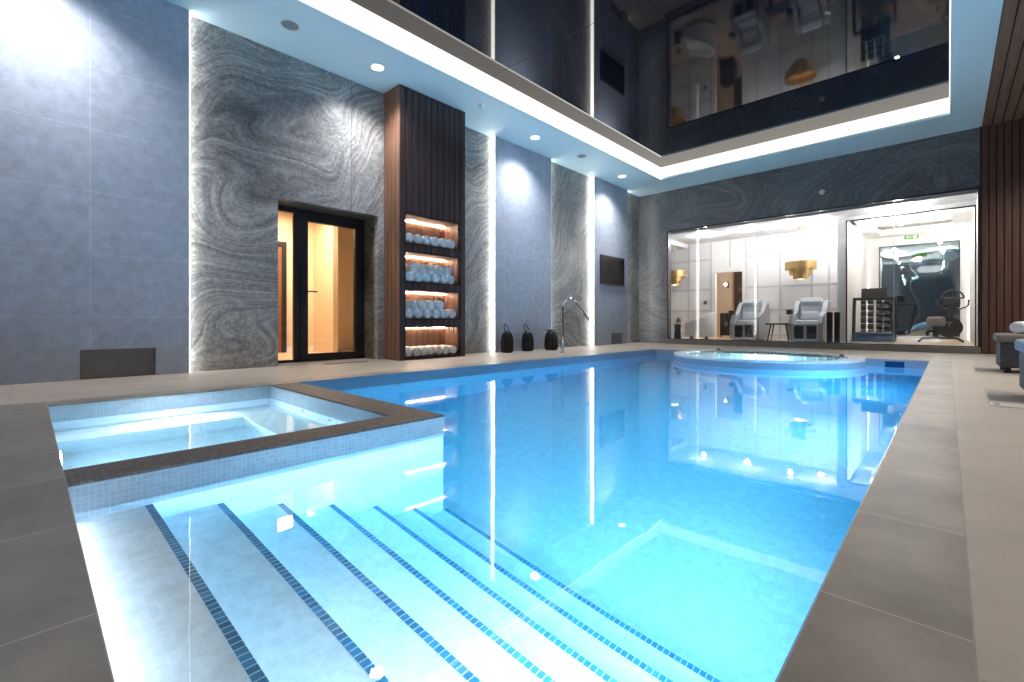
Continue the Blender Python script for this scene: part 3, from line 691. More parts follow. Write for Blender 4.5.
# rolled towels: a spiral swept along X
def roll_mesh(name, R, Ln):
    bm = bmesh.new(); turns = 3.2; n = 64; th = .010
    pts = []
    for i in range(n+1):
        t = i/n; a = t*turns*2*PI; r = .012+(R-.012)*t
        pts.append((r*math.cos(a), r*math.sin(a)))
    ang_end = turns*2*PI
    # solid core: outer hull with rounded ends, the spiral relief on both ends
    segs = 28
    prof = [(R*.93, -Ln/2), (R, -Ln/2+.018), (R*1.0, 0), (R, Ln/2-.018), (R*.93, Ln/2)]
    rings = []
    for r, x in prof:
        rings.append([bm.verts.new((x, r*math.cos(2*PI*i/segs)*(1+.02*math.sin(3*i)), r*.96*math.sin(2*PI*i/segs))) for i in range(segs)])
    for A, B in zip(rings, rings[1:]):
        for i in range(segs): bm.faces.new((A[i], A[(i+1) % segs], B[(i+1) % segs], B[i]))
    bm.faces.new(rings[0][::-1]); bm.faces.new(rings[-1])
    for sx in (-1, 1):
        x0 = sx*Ln/2
        prev = None
        for i, (y, z) in enumerate(pts):
            a = i/n*turns*2*PI; ny, nz_ = math.cos(a), math.sin(a)
            ins = th*.55
            row = [bm.verts.new((x0-sx*.004, y*.93+ny*ins, z*.89+nz_*ins)), bm.verts.new((x0+sx*.010, y*.93+ny*ins*.3, z*.89+nz_*ins*.3)), bm.verts.new((x0+sx*.010, y*.93-ny*ins*.3, z*.89-nz_*ins*.3)), bm.verts.new((x0-sx*.004, y*.93-ny*ins, z*.89-nz_*ins))]
            if prev:
                for k in range(3): bm.faces.new((prev[k], prev[k+1], row[k+1], row[k]))
            prev = row
    bmesh.ops.recalc_face_normals(bm, faces=bm.faces[:])
    me = bpy.data.meshes.new(name); bm.to_mesh(me); bm.free()
    for p in me.polygons: p.use_smooth = True
    me.set_sharp_from_angle(angle=math.radians(50))
    me.materials.append(M['towel']); return me
tm = roll_mesh('rolled_towel', .083, .36)
tm2 = roll_mesh('rolled_towel', .075, .36)
ORD = ['leftmost', 'second from left', 'third from left', 'fourth from left', 'fifth from left', 'sixth from left', 'rightmost']
def towel(me, x, y, z, lab, grp, rz=0., rx=0.):
    o = bpy.data.objects.new('rolled_towel', me); C.objects.link(o); o.location = (x, y, z); o.rotation_euler = (rx, 0, rz)
    tag(o, lab, 'towel', grp); return o
def ordn(i, n): return ORD[0] if i == 0 else (ORD[-1] if i == n-1 else ORD[i])
def row(n, y0, dy, z, me, where, grp, R):
    for i in range(n):
        towel(me, KX-.215+random.uniform(-.012, .012), y0+i*dy, z+R, f'rolled white towel, {ordn(i, n)} {where}', grp, random.uniform(-.05, .05), random.uniform(0, 6))
R1 = .08
row(6, SY0+.115, .168, OPN[0][0]+.008, tm, 'in the single row on the top shelf', 'rolled towels on the top shelf', R1)
row(6, SY0+.115, .170, OPN[1][0]+.008, tm, 'in the bottom layer on the second shelf', 'rolled towels on the second shelf', R1)
row(5, SY0+.20, .170, OPN[1][0]+.008+.142, tm, 'in the upper layer on the second shelf', 'rolled towels on the second shelf', R1)
row(6, SY0+.115, .170, OPN[2][0]+.008, tm, 'in the bottom layer on the third shelf', 'rolled towels on the third shelf', R1)
for i, (yy, lab) in enumerate(((SY0+.37, 'left of three'), (SY0+.54, 'middle of three'), (SY0+.71, 'right of three'))):
    towel(tm, KX-.215, yy, OPN[2][0]+.008+.142+R1, f'rolled white towel, {lab} stacked on top on the third shelf', 'rolled towels on the third shelf', .02*i)
towel(tm, KX-.235, SY0+.17, OPN[2][0]+.008+.142+R1-.005, 'rolled white towel lying askew at the left on the third shelf', 'rolled towels on the third shelf', .45)
row(7, SY0+.09, .152, OPN[3][0]+.008, tm2, 'in the row on the bottom shelf', 'rolled towels on the bottom shelf', .072)

# ================================================================== WALL SCREEN, SPOUT, LANTERNS
sc_ = thing('wall_screen', 'black flat television screen mounted on the far grey panel', 'television', (XG, 10.71, 1.96))
MB().box(XG, XG+.05, 10.14, 11.29, 1.58, 2.34, .006).build('casing', M['black'], sc_)
MB().box(XG+.05, XG+.053, 10.17, 11.26, 1.62, 2.31).build('display', M['screen'], sc_)

SPX, SPY = -5.45, 7.17
spo = thing('water_spout', 'tall curved chrome water spout at the left pool edge', 'spout', (SPX, SPY, 0))
def onarc():
    P = [(SPX, SPY, .02), (SPX, SPY, .30), (SPX, SPY, .60), (SPX, SPY, .90)]
    r = .15
    for i in range(1, 9):
        a = PI-i*math.radians(135)/8
        P.append((SPX+r+r*math.cos(a), SPY, .90+r*math.sin(a)*1.05))
    x, y, z = P[-1]
    P += [(x+.12, y, z-.125), (x+.36, y, z-.37)]
    return P
PP = onarc()
MB().tube(PP, [.030]*4+[.029]*8+[.026, .022], 12).build('pipe', M['chrome'], spo, smooth=True)
MB().lathe([(.055, 0), (.055, .012), (.03, .02)], (SPX, SPY, 0), 24).build('base_flange', M['chrome'], spo, smooth=True)

def lantern(x, y, lab, hgt=.38, r=.118, handle=True, lean=0.):
    t = thing('lantern', lab, 'lantern', (x, y, 0), group='black lanterns against the wall')
    prof = [(r*.84, 0), (r*.98, hgt*.12), (r, hgt*.35), (r*.93, hgt*.68), (r*.74, hgt*.90), (r*.5, hgt*.99)]
    b = MB()
    nb = 14
    for i in range(nb):
        a = 2*PI*i/nb; pts = [(x+rr*math.cos(a), y+rr*math.sin(a), z+.012) for rr, z in prof]
        b.tube(pts, .013, 6)
    for rr, z in (prof[0], prof[2], prof[5]):
        b.tube([(x+rr*math.cos(2*PI*i/24), y+rr*math.sin(2*PI*i/24), z+.012) for i in range(24)], .012, 6, closed=True)
    b.build('cage', M['black'], t, smooth=True)
    MB().lathe([(r*.86, .0), (r*.86, .02)], (x, y, 0), 24).build('base', M['black'], t)
    MB().lathe([(r*.5, hgt), (r*.52, hgt+.015), (r*.2, hgt+.05)], (x, y, 0), 24).build('lid', M['black'], t, smooth=True)
    MB().lathe([(r*.3, .02), (r*.3, .16)], (x, y, 0), 20).build('candle', M['white'], t, smooth=True)
    MB().lathe([(r*.78, .02), (r*.88, hgt*.3), (r*.8, hgt*.7), (r*.45, hgt*.95)], (x, y, 0), 24, cap=False).build('inner_sleeve', M['black'], t, smooth=True)
    b = MB()
    if handle:
        # upright loop handle leaning back
        w_, hh = .055, .18
        P = [(x, y-w_, hgt+.03), (x-.01, y-w_-.02+lean, hgt+hh*.6), (x-.015, y-w_*.6-.03+lean, hgt+hh*.95), (x-.015, y+w_*.2-.03+lean, hgt+hh), (x-.01, y+w_*.8-.02+lean, hgt+hh*.7), (x, y+w_, hgt+.03)]
        b.tube(P, .009, 8)
    else:
        b.box(x-.02, x+.02, y-r*1.15, y+r*.75, hgt+.035, hgt+.06)
        for s in (-1, 1): b.tube([(x+.02, y+s*r*.5, hgt+.04), (x+.03, y+s*r*1.02, hgt*.6), (x+.03, y+s*r*.95, .05)], .014, 6)
    b.build('handle', M['black'], t, smooth=True)
lantern(-6.30, 6.50, 'black cage lantern with upright handle, leftmost of the three lanterns')
lantern(-6.30, 7.11, 'black cage lantern with upright handle, middle of the three lanterns', lean=-.03)
lantern(-6.20, 7.76, 'black cage lantern with folded flat handle beside the water spout', .38, .14, False)

# ================================================================== DAYBEDS
def daybed(x, y, lab, cm_top):
    t = thing('daybed', lab, 'daybed', (x, y, 0), group='rattan daybeds along the right wall')
    L_, W_ = 1.9, .62
    MB().box(x, x+L_, y, y+W_, .06, .36, .02, 2).build('base', M['rattan'], t)
    MB().box(x-.003, x+.001, y+.02, y+W_-.02, .07, .35).build('end_panel', M['rattan_y'], t)
    for (fx, fy) in ((x+.06, y+.06), (x+.06, y+W_-.06), (x+L_-.06, y+.06), (x+L_-.06, y+W_-.06)):
        MB().box(fx-.03, fx+.03, fy-.03, fy+.03, 0, .065).build('foot', M['black'], t)
    MB().box(x-.03, x+1.25, y-.03, y+W_+.03, .36, .46, .03, 3).build('seat_cushion', cm_top, t, wn=True)
    MB().box(x+1.22, x+1.95, y-.02, y+W_+.02, .46, .56, .03, 3, rot=(math.radians(-35), 'Y'), piv=(x+1.25, y, .45)).build('back_cushion', M['cushion_dark'], t, wn=True)
    return t
daybed(.445, 7.90, 'grey rattan daybed standing by the far board wall', M['cushion_grey'])
daybed(.43, 5.05, 'grey rattan daybed with pale blue cushion, nearer the camera', M['cushion_blue'])
o = bpy.data.objects.new('rolled_towel', tm2); C.objects.link(o); o.location = (.66, 8.22, .46+.074); o.rotation_euler = (0, 0, 1.2); tag(o, 'rolled white towel lying on the farther daybed', 'towel')
fp = thing('floor_plate', 'pale rectangular floor plate set in the deck before the daybeds', 'floor plate', (.5, 4.84, 0))
MB().box(.22, .85, 4.74, 4.94, 0.0, .006, .002, 1).build('plate', M['plate'], fp)
MB().box(.24, .27, 4.80, 4.88, .006, .008).build('finger_slot', M['grey_niche'], fp)
cv2 = thing('floor_grate', 'thin grey floor grate set in the deck before the glazed door', 'grate', (-6.55, 3.15, 0))
MB().box(-6.48, -6.36, 2.9, 3.55, 0, .006).build('plate', M['kerb'], cv2)

# ================================================================== RELAXATION ROOM behind the window
GX1_ = .42; FZ = .11; RZ = 3.10; BY = 14.70; RX0, RX1 = -7.2, -1.80
rm = MB()
rm.box(RX0, RX1+.1, YE+.25, 17.8, FZ-.1, FZ)
struct(rm.build('floor_relax_room', M['oak']))
struct(MB().box(RX0, RX1+.1, YE+.25, BY, RZ, RZ+.1).box(RX1+.1, GX1_, YE+.25, 13.455, RZ+.001, RZ+.1).build('ceiling_relax_room', M['paint_room']))
DX0, DX1, DTZ = -4.80, -4.14, 2.12
def px_at(px, Y):
    s_, c_ = math.sin(math.radians(43.5)), math.cos(math.radians(43.5)); u = (px-512)/459.7
    return Y*(-s_+u*c_)/(c_+u*s_)
DX0, DX1 = px_at(715.5, BY), px_at(742.5, BY)
b = MB(); b.box(RX0, DX0, BY, BY+.12, FZ, RZ); b.box(DX1, RX1, BY, BY+.12, FZ, RZ); b.box(DX0, DX1, BY, BY+.12, DTZ, RZ)
struct(b.build('wall_relax_room', M['white']))
struct(MB().box(RX0-.1, RX0, YE+.25, BY, FZ, RZ).build('wall_relax_room', M['white']))
struct(MB().box(RX0, px_at(688, BY), YE+.25, BY, RZ-.13, RZ).build('ceiling_bulkhead', M['white']))
# wall panelling: rails and stiles as relief
b = MB()
for px in (689.5, 711, 746, 757, 780, 812, 829):
    x = px_at(px, BY)
    zb = FZ if px not in (711, 746) else FZ
    b.box(x-.025, x+.025, BY-.02, BY, zb, RZ-.02)
x = px_at(730, BY); b.box(x-.022, x+.022, BY-.02, BY, DTZ+.15, RZ-.02)
for z in (.22, .95, 1.62, 2.55):
    b.box(RX0, DX0-.12, BY-.018, BY, z-.025, z+.025); b.box(DX1+.12, RX1, BY-.018, BY, z-.025, z+.025)
struct(b.build('trim_7', M['trimw']))
b = MB(); b.box(DX0-.10, DX0, BY-.03, BY-.001, FZ, DTZ); b.box(DX1, DX1+.10, BY-.03, BY-.001, FZ, DTZ); b.box(DX0-.10, DX1+.10, BY-.03, BY-.001, DTZ, DTZ+.10)
struct(b.build('trim_8', M['white']))
b = MB(); b.box(RX0, DX0-.1, BY-.015, BY, FZ, FZ+.14); b.box(DX1+.1, RX1, BY-.015, BY, FZ, FZ+.14); struct(b.build('baseboard_relax_room', M['white']))
# corridor beyond the doorway
b = MB(); b.quad((-6.2, 17.0, FZ), (-2.2, 17.0, FZ), (-2.2, 17.0, 2.9), (-6.2, 17.0, 2.9)); b.quad((-6.2, BY+.12, FZ), (-6.2, 17.0, FZ), (-6.2, 17.0, 2.9), (-6.2, BY+.12, 2.9)); b.quad((-2.2, BY+.12, FZ), (-2.2, 17.0, FZ), (-2.2, 17.0, 2.9), (-2.2, BY+.12, 2.9)); b.quad((-6.2, BY+.12, 2.9), (-2.2, BY+.12, 2.9), (-2.2, 17, 2.9), (-6.2, 17, 2.9))
struct(b.build('wall_corridor', M['corridor'], fix=False))
xd0, xd1 = px_at(734.5, 16.97), px_at(741.5, 16.97)+.25
d = struct(MB().box(xd0, xd1, 16.93, 16.98, FZ, 2.35).build('door_3', M['walnut_dark']))
sx = px_at(728.5, 16.98)
scn = thing('wall_sconce', 'glowing round wall sconce seen through the white doorway', 'wall lamp', (sx, 16.98, 1.9))
MB().cyl((sx, 16.98, 1.9), (sx, 16.95, 1.9), .05, .05, 20).build('backplate', M['brass'], scn, smooth=True)
MB().box(sx-.022, sx+.022, 16.90, 16.94, 1.78, 2.02, .01).build('arm', M['black'], scn)
MB().ball((sx-.07, 16.90, 1.92), .06, .05, .06).build('bulb', M['lamp_soft'], scn, smooth=True)
cbx = px_at(726, 15.6)
cb = thing('sideboard', 'black sideboard standing in the corridor beyond the doorway', 'cabinet', (cbx, 15.6, FZ))
MB().box(cbx-.12, cbx+.28, 15.4, 15.8, FZ+.06, FZ+.78, .008).build('body', M['black'], cb)
for xx in (cbx-.1, cbx+.26): MB().box(xx-.015, xx+.015, 15.42, 15.45, FZ, FZ+.06).build('leg', M['black'], cb)
for xx in (cbx+.06, cbx+.10): MB().box(xx-.004, xx+.004, 15.38, 15.4, FZ+.35, FZ+.5).build('handle', M['steel'], cb)
# ceiling spots of the room
pts = ((-5.1, 13.5), (-3.95, 13.7), (-2.9, 13.3), (-2.3, 14.2))
rd = None
LB = ['small recessed ceiling spot above the white armchair', 'small recessed ceiling spot above the left massage chair', 'small recessed ceiling spot left of the big brass pendant', 'small recessed ceiling spot right of the big brass pendant']
for i, (x, y) in enumerate(pts):
    if rd is None:
        rd = thing('ceiling_spot', LB[0], 'ceiling light', (x, y, RZ), group='ceiling spots of the relaxation room')
        MB().lathe([(.04, -.004), (.052, -.004), (.052, 0), (.04, 0)], (x, y, RZ), 20, cap=False).build('bezel', M['white'], rd)
        MB().cyl((x, y, RZ-.004), (x, y, RZ-.001), .04, .04, 20).build('lamp_disc', M['lamp'], rd)
    else: dup(rd, (x, y, RZ), label=LB[i])
# brass pendants
def pendant(x, y, ztop, zb, lab, k=1.):
    t = thing('brass_pendant', lab, 'pendant lamp', (x, y, ztop), group='tiered brass pendants')
    MB().lathe([(.05, ztop-.03), (.06, ztop-.003), (.06, ztop)], (x, y, 0), 20).build('ceiling_rose', M['brass'], t, smooth=True)
    MB().cyl((x, y, zb+.45*k), (x, y, ztop-.02), .006, .006, 8).build('rod', M['brass'], t)
    for i, (r, z0, z1) in enumerate(((.36, .28, .48), (.26, .14, .32), (.17, .02, .18))):
        r *= k; z0 = zb+z0*k; z1 = zb+z1*k
        MB().lathe([(r, z0), (r, z1), (r-.006, z1), (r-.006, z0), (r, z0)], (x, y, 0), 40, cap=False).build('shade_tier', M['brass'], t, smooth=True)
        MB().lathe([(r-.006, z0+.02), (r*.45, z0+.02)], (x, y, 0), 30, cap=False).build('diffuser', M['lamp_soft'] if i == 2 else M['brass'], t)
    MB().ball((x, y, zb+.06*k), .05, .05, .05).build('bulb', M['lamp_soft'], t, smooth=True)
pendant(-2.82, 14.0, RZ, 1.70, 'tiered brass drum pendant hanging above the right massage chair')
pendant(px_at(674.5, 14.2), 14.2, RZ-.13, 1.76, 'tiered brass drum pendant hanging at the window\'s left edge', .95)

# massage chairs
def massage_chair(x, y, lab):
    """x centre, y front; faces -Y"""
    t = thing('massage_chair', lab, 'massage chair', (x, y, FZ), group='massage chairs facing the pool')
    z = FZ; hw = .36
    MB().box(x-.26, x+.26, y+.25, y+1.0, z, z+.12, .03, 2).build('base', M['leather_b'], t, wn=True)
    # side arms: big curved shells
    for s in (-1, 1):
        b = MB(); t2 = bmesh.new()
        prof = [(.10, .04), (.02, .22), (.04, .46), (.16, .64), (.34, .70), (.52, .74), (.66, .90), (.82, 1.04), (.95, 1.00), (1.02, .80), (1.00, .40), (.90, .06)]
        xo, xi = x+s*hw, x+s*(hw-.11)
        va = [t2.verts.new((xo, y+a, z+h)) for a, h in prof]; vb = [t2.verts.new((xi, y+a, z+h)) for a, h in prof]
        n = len(prof)
        for i in range(n): t2.faces.new((va[i], va[(i+1) % n], vb[(i+1) % n], vb[i]))
        t2.faces.new(va[::-1]); t2.faces.new(vb)
        bmesh.ops.bevel(t2, geom=list(t2.edges), offset=.022, segments=2, profile=.5, affect='EDGES')
        b._merge(t2); b.build('side_shell', M['leather_b'], t, wn=True)
    MB().box(x-.245, x+.245, y+.18, y+.72, z+.40, z+.54, .05, 3).build('seat', M['leather'], t, wn=True)
    MB().box(x-.23, x+.23, y+.60, y+.80, z+.50, z+1.10, .06, 3, rot=(math.radians(-14), 'X')).build('backrest', M['leather'], t, wn=True)
    MB().box(x-.21, x+.21, y+.52, y+.66, z+.50, z+.76, .06, 3, rot=(math.radians(-22), 'X')).build('lumbar_cushion', M['leather'], t, wn=True)
    MB().box(x-.24, x+.24, y+.62, y+.80, z+.84, z+1.06, .07, 3).build('head_pillow', M['leather'], t, wn=True)
    # leg rest with two dark wells
    lr = MB(); lr.box(x-.27, x-.235, y, y+.28, z+.04, z+.44, .01, 1); lr.box(x+.235, x+.27, y, y+.28, z+.04, z+.44, .01, 1); lr.box(x-.03, x+.03, y, y+.28, z+.04, z+.44, .01, 1)
    lr.box(x-.27, x+.27, y, y+.28, z+.40, z+.46, .01, 1); lr.box(x-.27, x+.27, y, y+.28, z+.02, z+.09, .01, 1); lr.box(x-.26, x+.26, y+.22, y+.28, z+.05, z+.44)
    lr.build('leg_rest', M['leather'], t)
    for s in (-1, 1): MB().box(x+s*.132-.10, x+s*.132+.10, y+.05, y+.22, z+.09, z+.40, .01, 1).build('calf_well', M['boot'], t)
    MB().box(x-hw-.07, x-hw+.06, y+.16, y+.34, z+.68, z+.80, .01, 2).build('tablet', M['black'], t)
massage_chair(-3.87, 12.85, 'pale grey massage chair, the left one, before the doorway')
massage_chair(-2.50, 12.85, 'pale grey massage chair, the right one, under the brass pendant')
# low table between the chairs
tx, ty = -3.13, 13.25
st = thing('low_table', 'low black table with splayed legs between the massage chairs', 'table', (tx, ty, FZ))
MB().box(tx-.28, tx+.28, ty-.2, ty+.2, FZ+.42, FZ+.46, .01, 2).build('tabletop', M['black'], st)
for sx_ in (-1, 1):
    for sy_ in (-1, 1): MB().cyl((tx+sx_*.17, ty+sy_*.12, FZ+.42), (tx+sx_*.24, ty+sy_*.17, FZ), .02, .014, 10).build('leg', M['black'], st, smooth=True)
for i, (dx, lab) in enumerate(((0.0, 'dark slim floor speaker, left of the pair beside the gym jamb'), (.16, 'dark slim floor speaker, right of the pair beside the gym jamb'))):
    x = -2.02+dx*.9
    t = thing('floor_speaker', lab, 'speaker', (x, 12.95, FZ), group='dark slim floor speakers')
    MB().box(x-.05, x+.05, 12.9, 13.05, FZ+.02, FZ+.72, .01, 2).build('body', M['rubber'], t)
    MB().box(x-.06, x+.06, 12.88, 13.07, FZ, FZ+.02).build('base', M['black'], t)
    MB().box(x-.038, x+.038, 12.893, 12.9, FZ+.08, FZ+.68).build('grille', M['blackgap'], t)
# white tub armchair
def armchair(x, y, rz):
    t = thing('armchair', 'white boucle barrel armchair in the left of the relaxation room', 'armchair', (x, y, FZ), rz)
    Mx = Matrix.Translation((x, y, 0)) @ Matrix.Rotation(rz, 4, 'Z')
    def put(b, *a, **k):
        b.bm.transform(Mx); return b.build(*a, **k)
    put(MB().lathe([(.34, .08), (.38, .12), (.38, .36), (.34, .42)], (0, 0, FZ), 36), 'seat', M['boucle'], t, smooth=True)
    # barrel back: open to -Y, highest at the rear
    b = MB(); n = 36; rings = []
    for i in range(n+1):
        a = math.radians(-50+280*i/n); h = .44+.34*max(0, math.sin(a*.5+PI/4-.0)**6 if False else (0.5+0.5*math.sin(a))**1.2)
        ro, ri = .45, .34
        ca, sa = math.cos(a), math.sin(a)
        rr = [(ri, .10), (ri, h-.04), ((ri+ro)/2-.03, h), ((ri+ro)/2+.03, h), (ro, h-.05), (ro-.02, .10)]
        rings.append([b.bm.verts.new((r*ca, r*sa, FZ+z)) for r, z in rr])
    for A, B in zip(rings, rings[1:]):
        m = len(A)
        for j in range(m): b.bm.faces.new((A[j], A[(j+1) % m], B[(j+1) % m], B[j]))
    b.bm.faces.new(rings[0][::-1]); b.bm.faces.new(rings[-1])
    put(b, 'backrest', M['boucle'], t, smooth=True)
    for a in (45, 135, 225, 315):
        ca, sa = math.cos(math.radians(a))*.28, math.sin(math.radians(a))*.28
        put(MB().cyl((ca, sa, FZ), (ca, sa, FZ+.1), .02, .025, 10), 'leg', M['walnut'], t)
armchair(px_at(699, 13.35), 13.35, math.radians(-75))
# side table with a tray and plant
ax_, ay_ = px_at(677.5, 13.1), 13.1
t = thing('side_table', 'dark blue waisted drum side table beside the white armchair', 'side table', (ax_, ay_, FZ))
MB().lathe([(.11, 0), (.10, .03), (.085, .25), (.10, .42)], (ax_, ay_, FZ), 28).build('pedestal', M['navy'], t, smooth=True)
MB().lathe([(.10, .42), (.17, .425), (.17, .44)], (ax_, ay_, FZ), 28).build('tabletop', M['plate'], t, smooth=True)
t = thing('potted_plant', 'small leafy plant in a pale bowl on the blue side table', 'plant', (ax_, ay_, FZ+.44))
MB().lathe([(.04, .44), (.08, .47), (.09, .50)], (ax_+.03, ay_, FZ), 20).build('bowl', M['plate'], t, smooth=True)
b = MB()
for i in range(26):
    a = random.uniform(0, 2*PI); ln = random.uniform(.10, .2); el = random.uniform(.3, 1.3)
    p0 = Vector((ax_+.03, ay_, FZ+.49)); d_ = Vector((math.cos(a)*math.cos(el), math.sin(a)*math.cos(el), math.sin(el)))
    sd = d_.cross(Vector((0, 0, 1))).normalized()*.018; p1 = p0+d_*ln*.6; p2 = p0+d_*ln+Vector((0, 0, -.02)); up_ = Vector((0, 0, .004))
    b.quad(p0, p1+sd, p2, p1-sd)
b.build('foliage', M['leaf'], t, fix=False)
sox = px_at(705.5, BY)
t = thing('wall_socket', 'small dark wall control on the white wall left of the doorway', 'switch', (sox, BY, 1.1))
MB().box(sox-.06, sox+.06, BY-.022, BY-.01, 1.15, 1.27, .004).build('plate', M['steel'], t)
MB().box(sox-.02, sox+.02, BY-.03, BY-.02, 1.18, 1.24, .003).build('button', M['black'], t)

# ================================================================== GYM
GX0, GX1, GY0, GY1, GZ = -1.78, .42, 13.55, 17.6, 3.1
b = MB(); b.box(GX0, GX1, YE+.25, GY1, FZ-.1, FZ); struct(b.build('floor_gym', M['oak']))
b = MB(); b.box(GX0-.1, GX0-.002, GY0+.002, GY1, FZ, 3.4); b.box(GX1, GX1+.1, YE+.25, GY1, FZ, 3.4); b.box(GX0, GX1, GY1, GY1+.1, FZ, 3.4)
struct(b.build('wall_gym', M['white']))
# jamb and header of the gym opening
b = MB(); b.box(GX0-.12, GX0, YE+.25, GY0, FZ, RZ) if False else None
b.box(GX0-.16, GX0, GY0-.1, GY0, FZ, 3.02); b.box(GX0-.16, GX1, GY0-.1, GY0, 3.02, RZ+.3)
struct(b.build('trim_9', M['white']))
b = MB()
# gym ceiling: border and raised tray
b.box(GX0, GX1, GY0, GY0+.6, GZ, GZ+.1); b.box(GX0, GX1, GY1-.6, GY1, GZ, GZ+.1); b.box(GX0, GX0+.35, GY0+.6, GY1-.6, GZ, GZ+.1); b.box(GX1-.35, GX1, GY0+.6, GY1-.6, GZ, GZ+.1)
b.box(GX0, GX1, GY0, GY1, GZ+.28, GZ+.33)
cg = struct(b.build('ceiling_gym', M['paint_room']))
b = MB(); b.box(GX0+.30, GX1-.30, GY1-.62, GY1-.60, GZ+.11, GZ+.14); b.box(GX0+.30, GX0+.33, GY0+.6, GY1-.6, GZ+.11, GZ+.14); b.box(GX1-.33, GX1-.30, GY0+.6, GY1-.6, GZ+.11, GZ+.14)
b.build('cove_led', M['led_edge'], cg)
b = MB(); b.box(GX0+.005, GX0+.03, GY1-.03, GY1-.005, FZ, GZ); b.build('corner_led', M['lamp_soft'], cg)
b = MB(); b.box(GX1-.03, GX1-.005, GY1-.03, GY1-.005, FZ, GZ); b.build('corner_led', M['lamp_soft'], cg)
w2 = struct(bpy.data.objects.new('window_2', None)); C.objects.link(w2); w2.location = (-.7, GY0, 1.5)
b = MB(); b.box(GX0, GX0+.025, GY0-.07, GY0-.03, FZ, 3.02); b.box(GX0, GX1, GY0-.07, GY0-.03, 2.995, 3.02); b.box(GX1-.02, GX1, GY0-.07, GY0-.03, FZ, 3.02)
b.build('window_frame', M['black'], w2)
xm = px_at(894, GY0)
for (x0, x1) in ((GX0+.025, xm-.006), (xm+.006, GX1-.02)): MB().box(x0, x1, GY0-.055, GY0-.045, FZ+.01, 2.995).build('pane', M['glass'], w2)
MB().box(xm-.006, xm+.006, GY0-.062, GY0-.038, FZ, 2.995).build('joint_profile', M['steel'], w2)
# wavy mirror
mr = thing('gym_mirror', 'large dark wavy wall mirror on the back wall of the gym', 'mirror', (-.6, GY1, 1.5))
mx0, mx1 = px_at(880, GY1), px_at(959, GY1)
MB().box(mx0, mx1, GY1-.012, GY1-.004, .2, 2.82).build('glass', M['gym_mirror'], mr)
b = MB(); b.box(mx0-.02, mx0, GY1-.02, GY1, .18, 2.84); b.box(mx1, mx1+.02, GY1-.02, GY1, .18, 2.84); b.box(mx0-.02, mx1+.02, GY1-.02, GY1, 2.82, 2.845); b.build('frame', M['black'], mr)
# gym ceiling spots
LB = ['gym ceiling spot, front left', 'gym ceiling spot, front right', 'gym ceiling spot, rear left', 'gym ceiling spot, rear right']
for i, (x, y) in enumerate(((-1.3, 13.85), (-.2, 13.85), (-1.25, 14.05+.0), (-.2, 17.2))):
    dup(rd, (x, y, GZ), label=['recessed gym ceiling spot just above the treadmill console', 'recessed gym ceiling spot in front of the exercise bike', 'recessed gym ceiling spot behind the treadmill', 'recessed gym ceiling spot above the wavy mirror'][i], group='ceiling spots of the gym')
# emergency sign
sgx = px_at(911.5, 15.4)
sg = thing('exit_sign', 'small green emergency sign hanging from the gym ceiling', 'sign', (sgx, 15.4, GZ))
MB().box(sgx-.14, sgx+.14, 15.39, 15.41, 2.70, 2.80, .002, 1).build('board', M['green_sign'], sg)
b = MB(); b.box(sgx-.10, sgx-.0, 15.384, 15.388, 2.74, 2.76); b.quad((sgx-.11, 15.385, 2.75), (sgx-.07, 15.385, 2.72), (sgx-.07, 15.385, 2.78)); b.box(sgx+.03, sgx+.10, 15.384, 15.388, 2.72, 2.78)
b.build('arrow', M['sign_white'], sg, fix=False)
b = MB(); b.cyl((sgx-.12, 15.4, 2.8), (sgx-.12, 15.4, GZ+.28), .004, .004, 6); b.cyl((sgx+.12, 15.4, 2.8), (sgx+.12, 15.4, GZ+.28), .004, .004, 6); b.build('hanger', M['steel'], sg)
# treadmill
TY = 14.35; tcx = px_at(873, TY)
t = thing('treadmill', 'black treadmill with navy front hood behind the gym glass', 'treadmill', (tcx, TY, FZ))
MB().box(tcx-.38, tcx+.38, TY-.1, TY+.35, FZ+.03, FZ+.24, .06, 3).build('motor_hood', M['blue_pad'], t, wn=True)
MB().box(tcx-.30, tcx+.30, TY+.35, TY+1.25, FZ+.08, FZ+.16, .01).build('running_deck', M['rubber'], t)
for s in (-1, 1):
    MB().box(tcx+s*.36-.03, tcx+s*.36+.03, TY+.3, TY+1.25, FZ+.03, FZ+.17, .01).build('side_rail', M['steel'], t)
    MB().tube([(tcx+s*.40, TY+.1, FZ+.02), (tcx+s*.40, TY+.2, FZ+.7), (tcx+s*.40, TY+.3, FZ+1.08)], .035, 8).build('upright', M['black'], t, smooth=True)
b = MB(); b.box(tcx-.43, tcx+.43, TY+.22, TY+.36, FZ+1.04, FZ+1.11, .02, 2); b.build('crossbar', M['black'], t, wn=True)
MB().box(tcx-.26, tcx+.26, TY+.26, TY+.32, FZ+1.09, FZ+1.34, .01, 2, rot=(math.radians(-12), 'X')).build('console', M['black'], t)
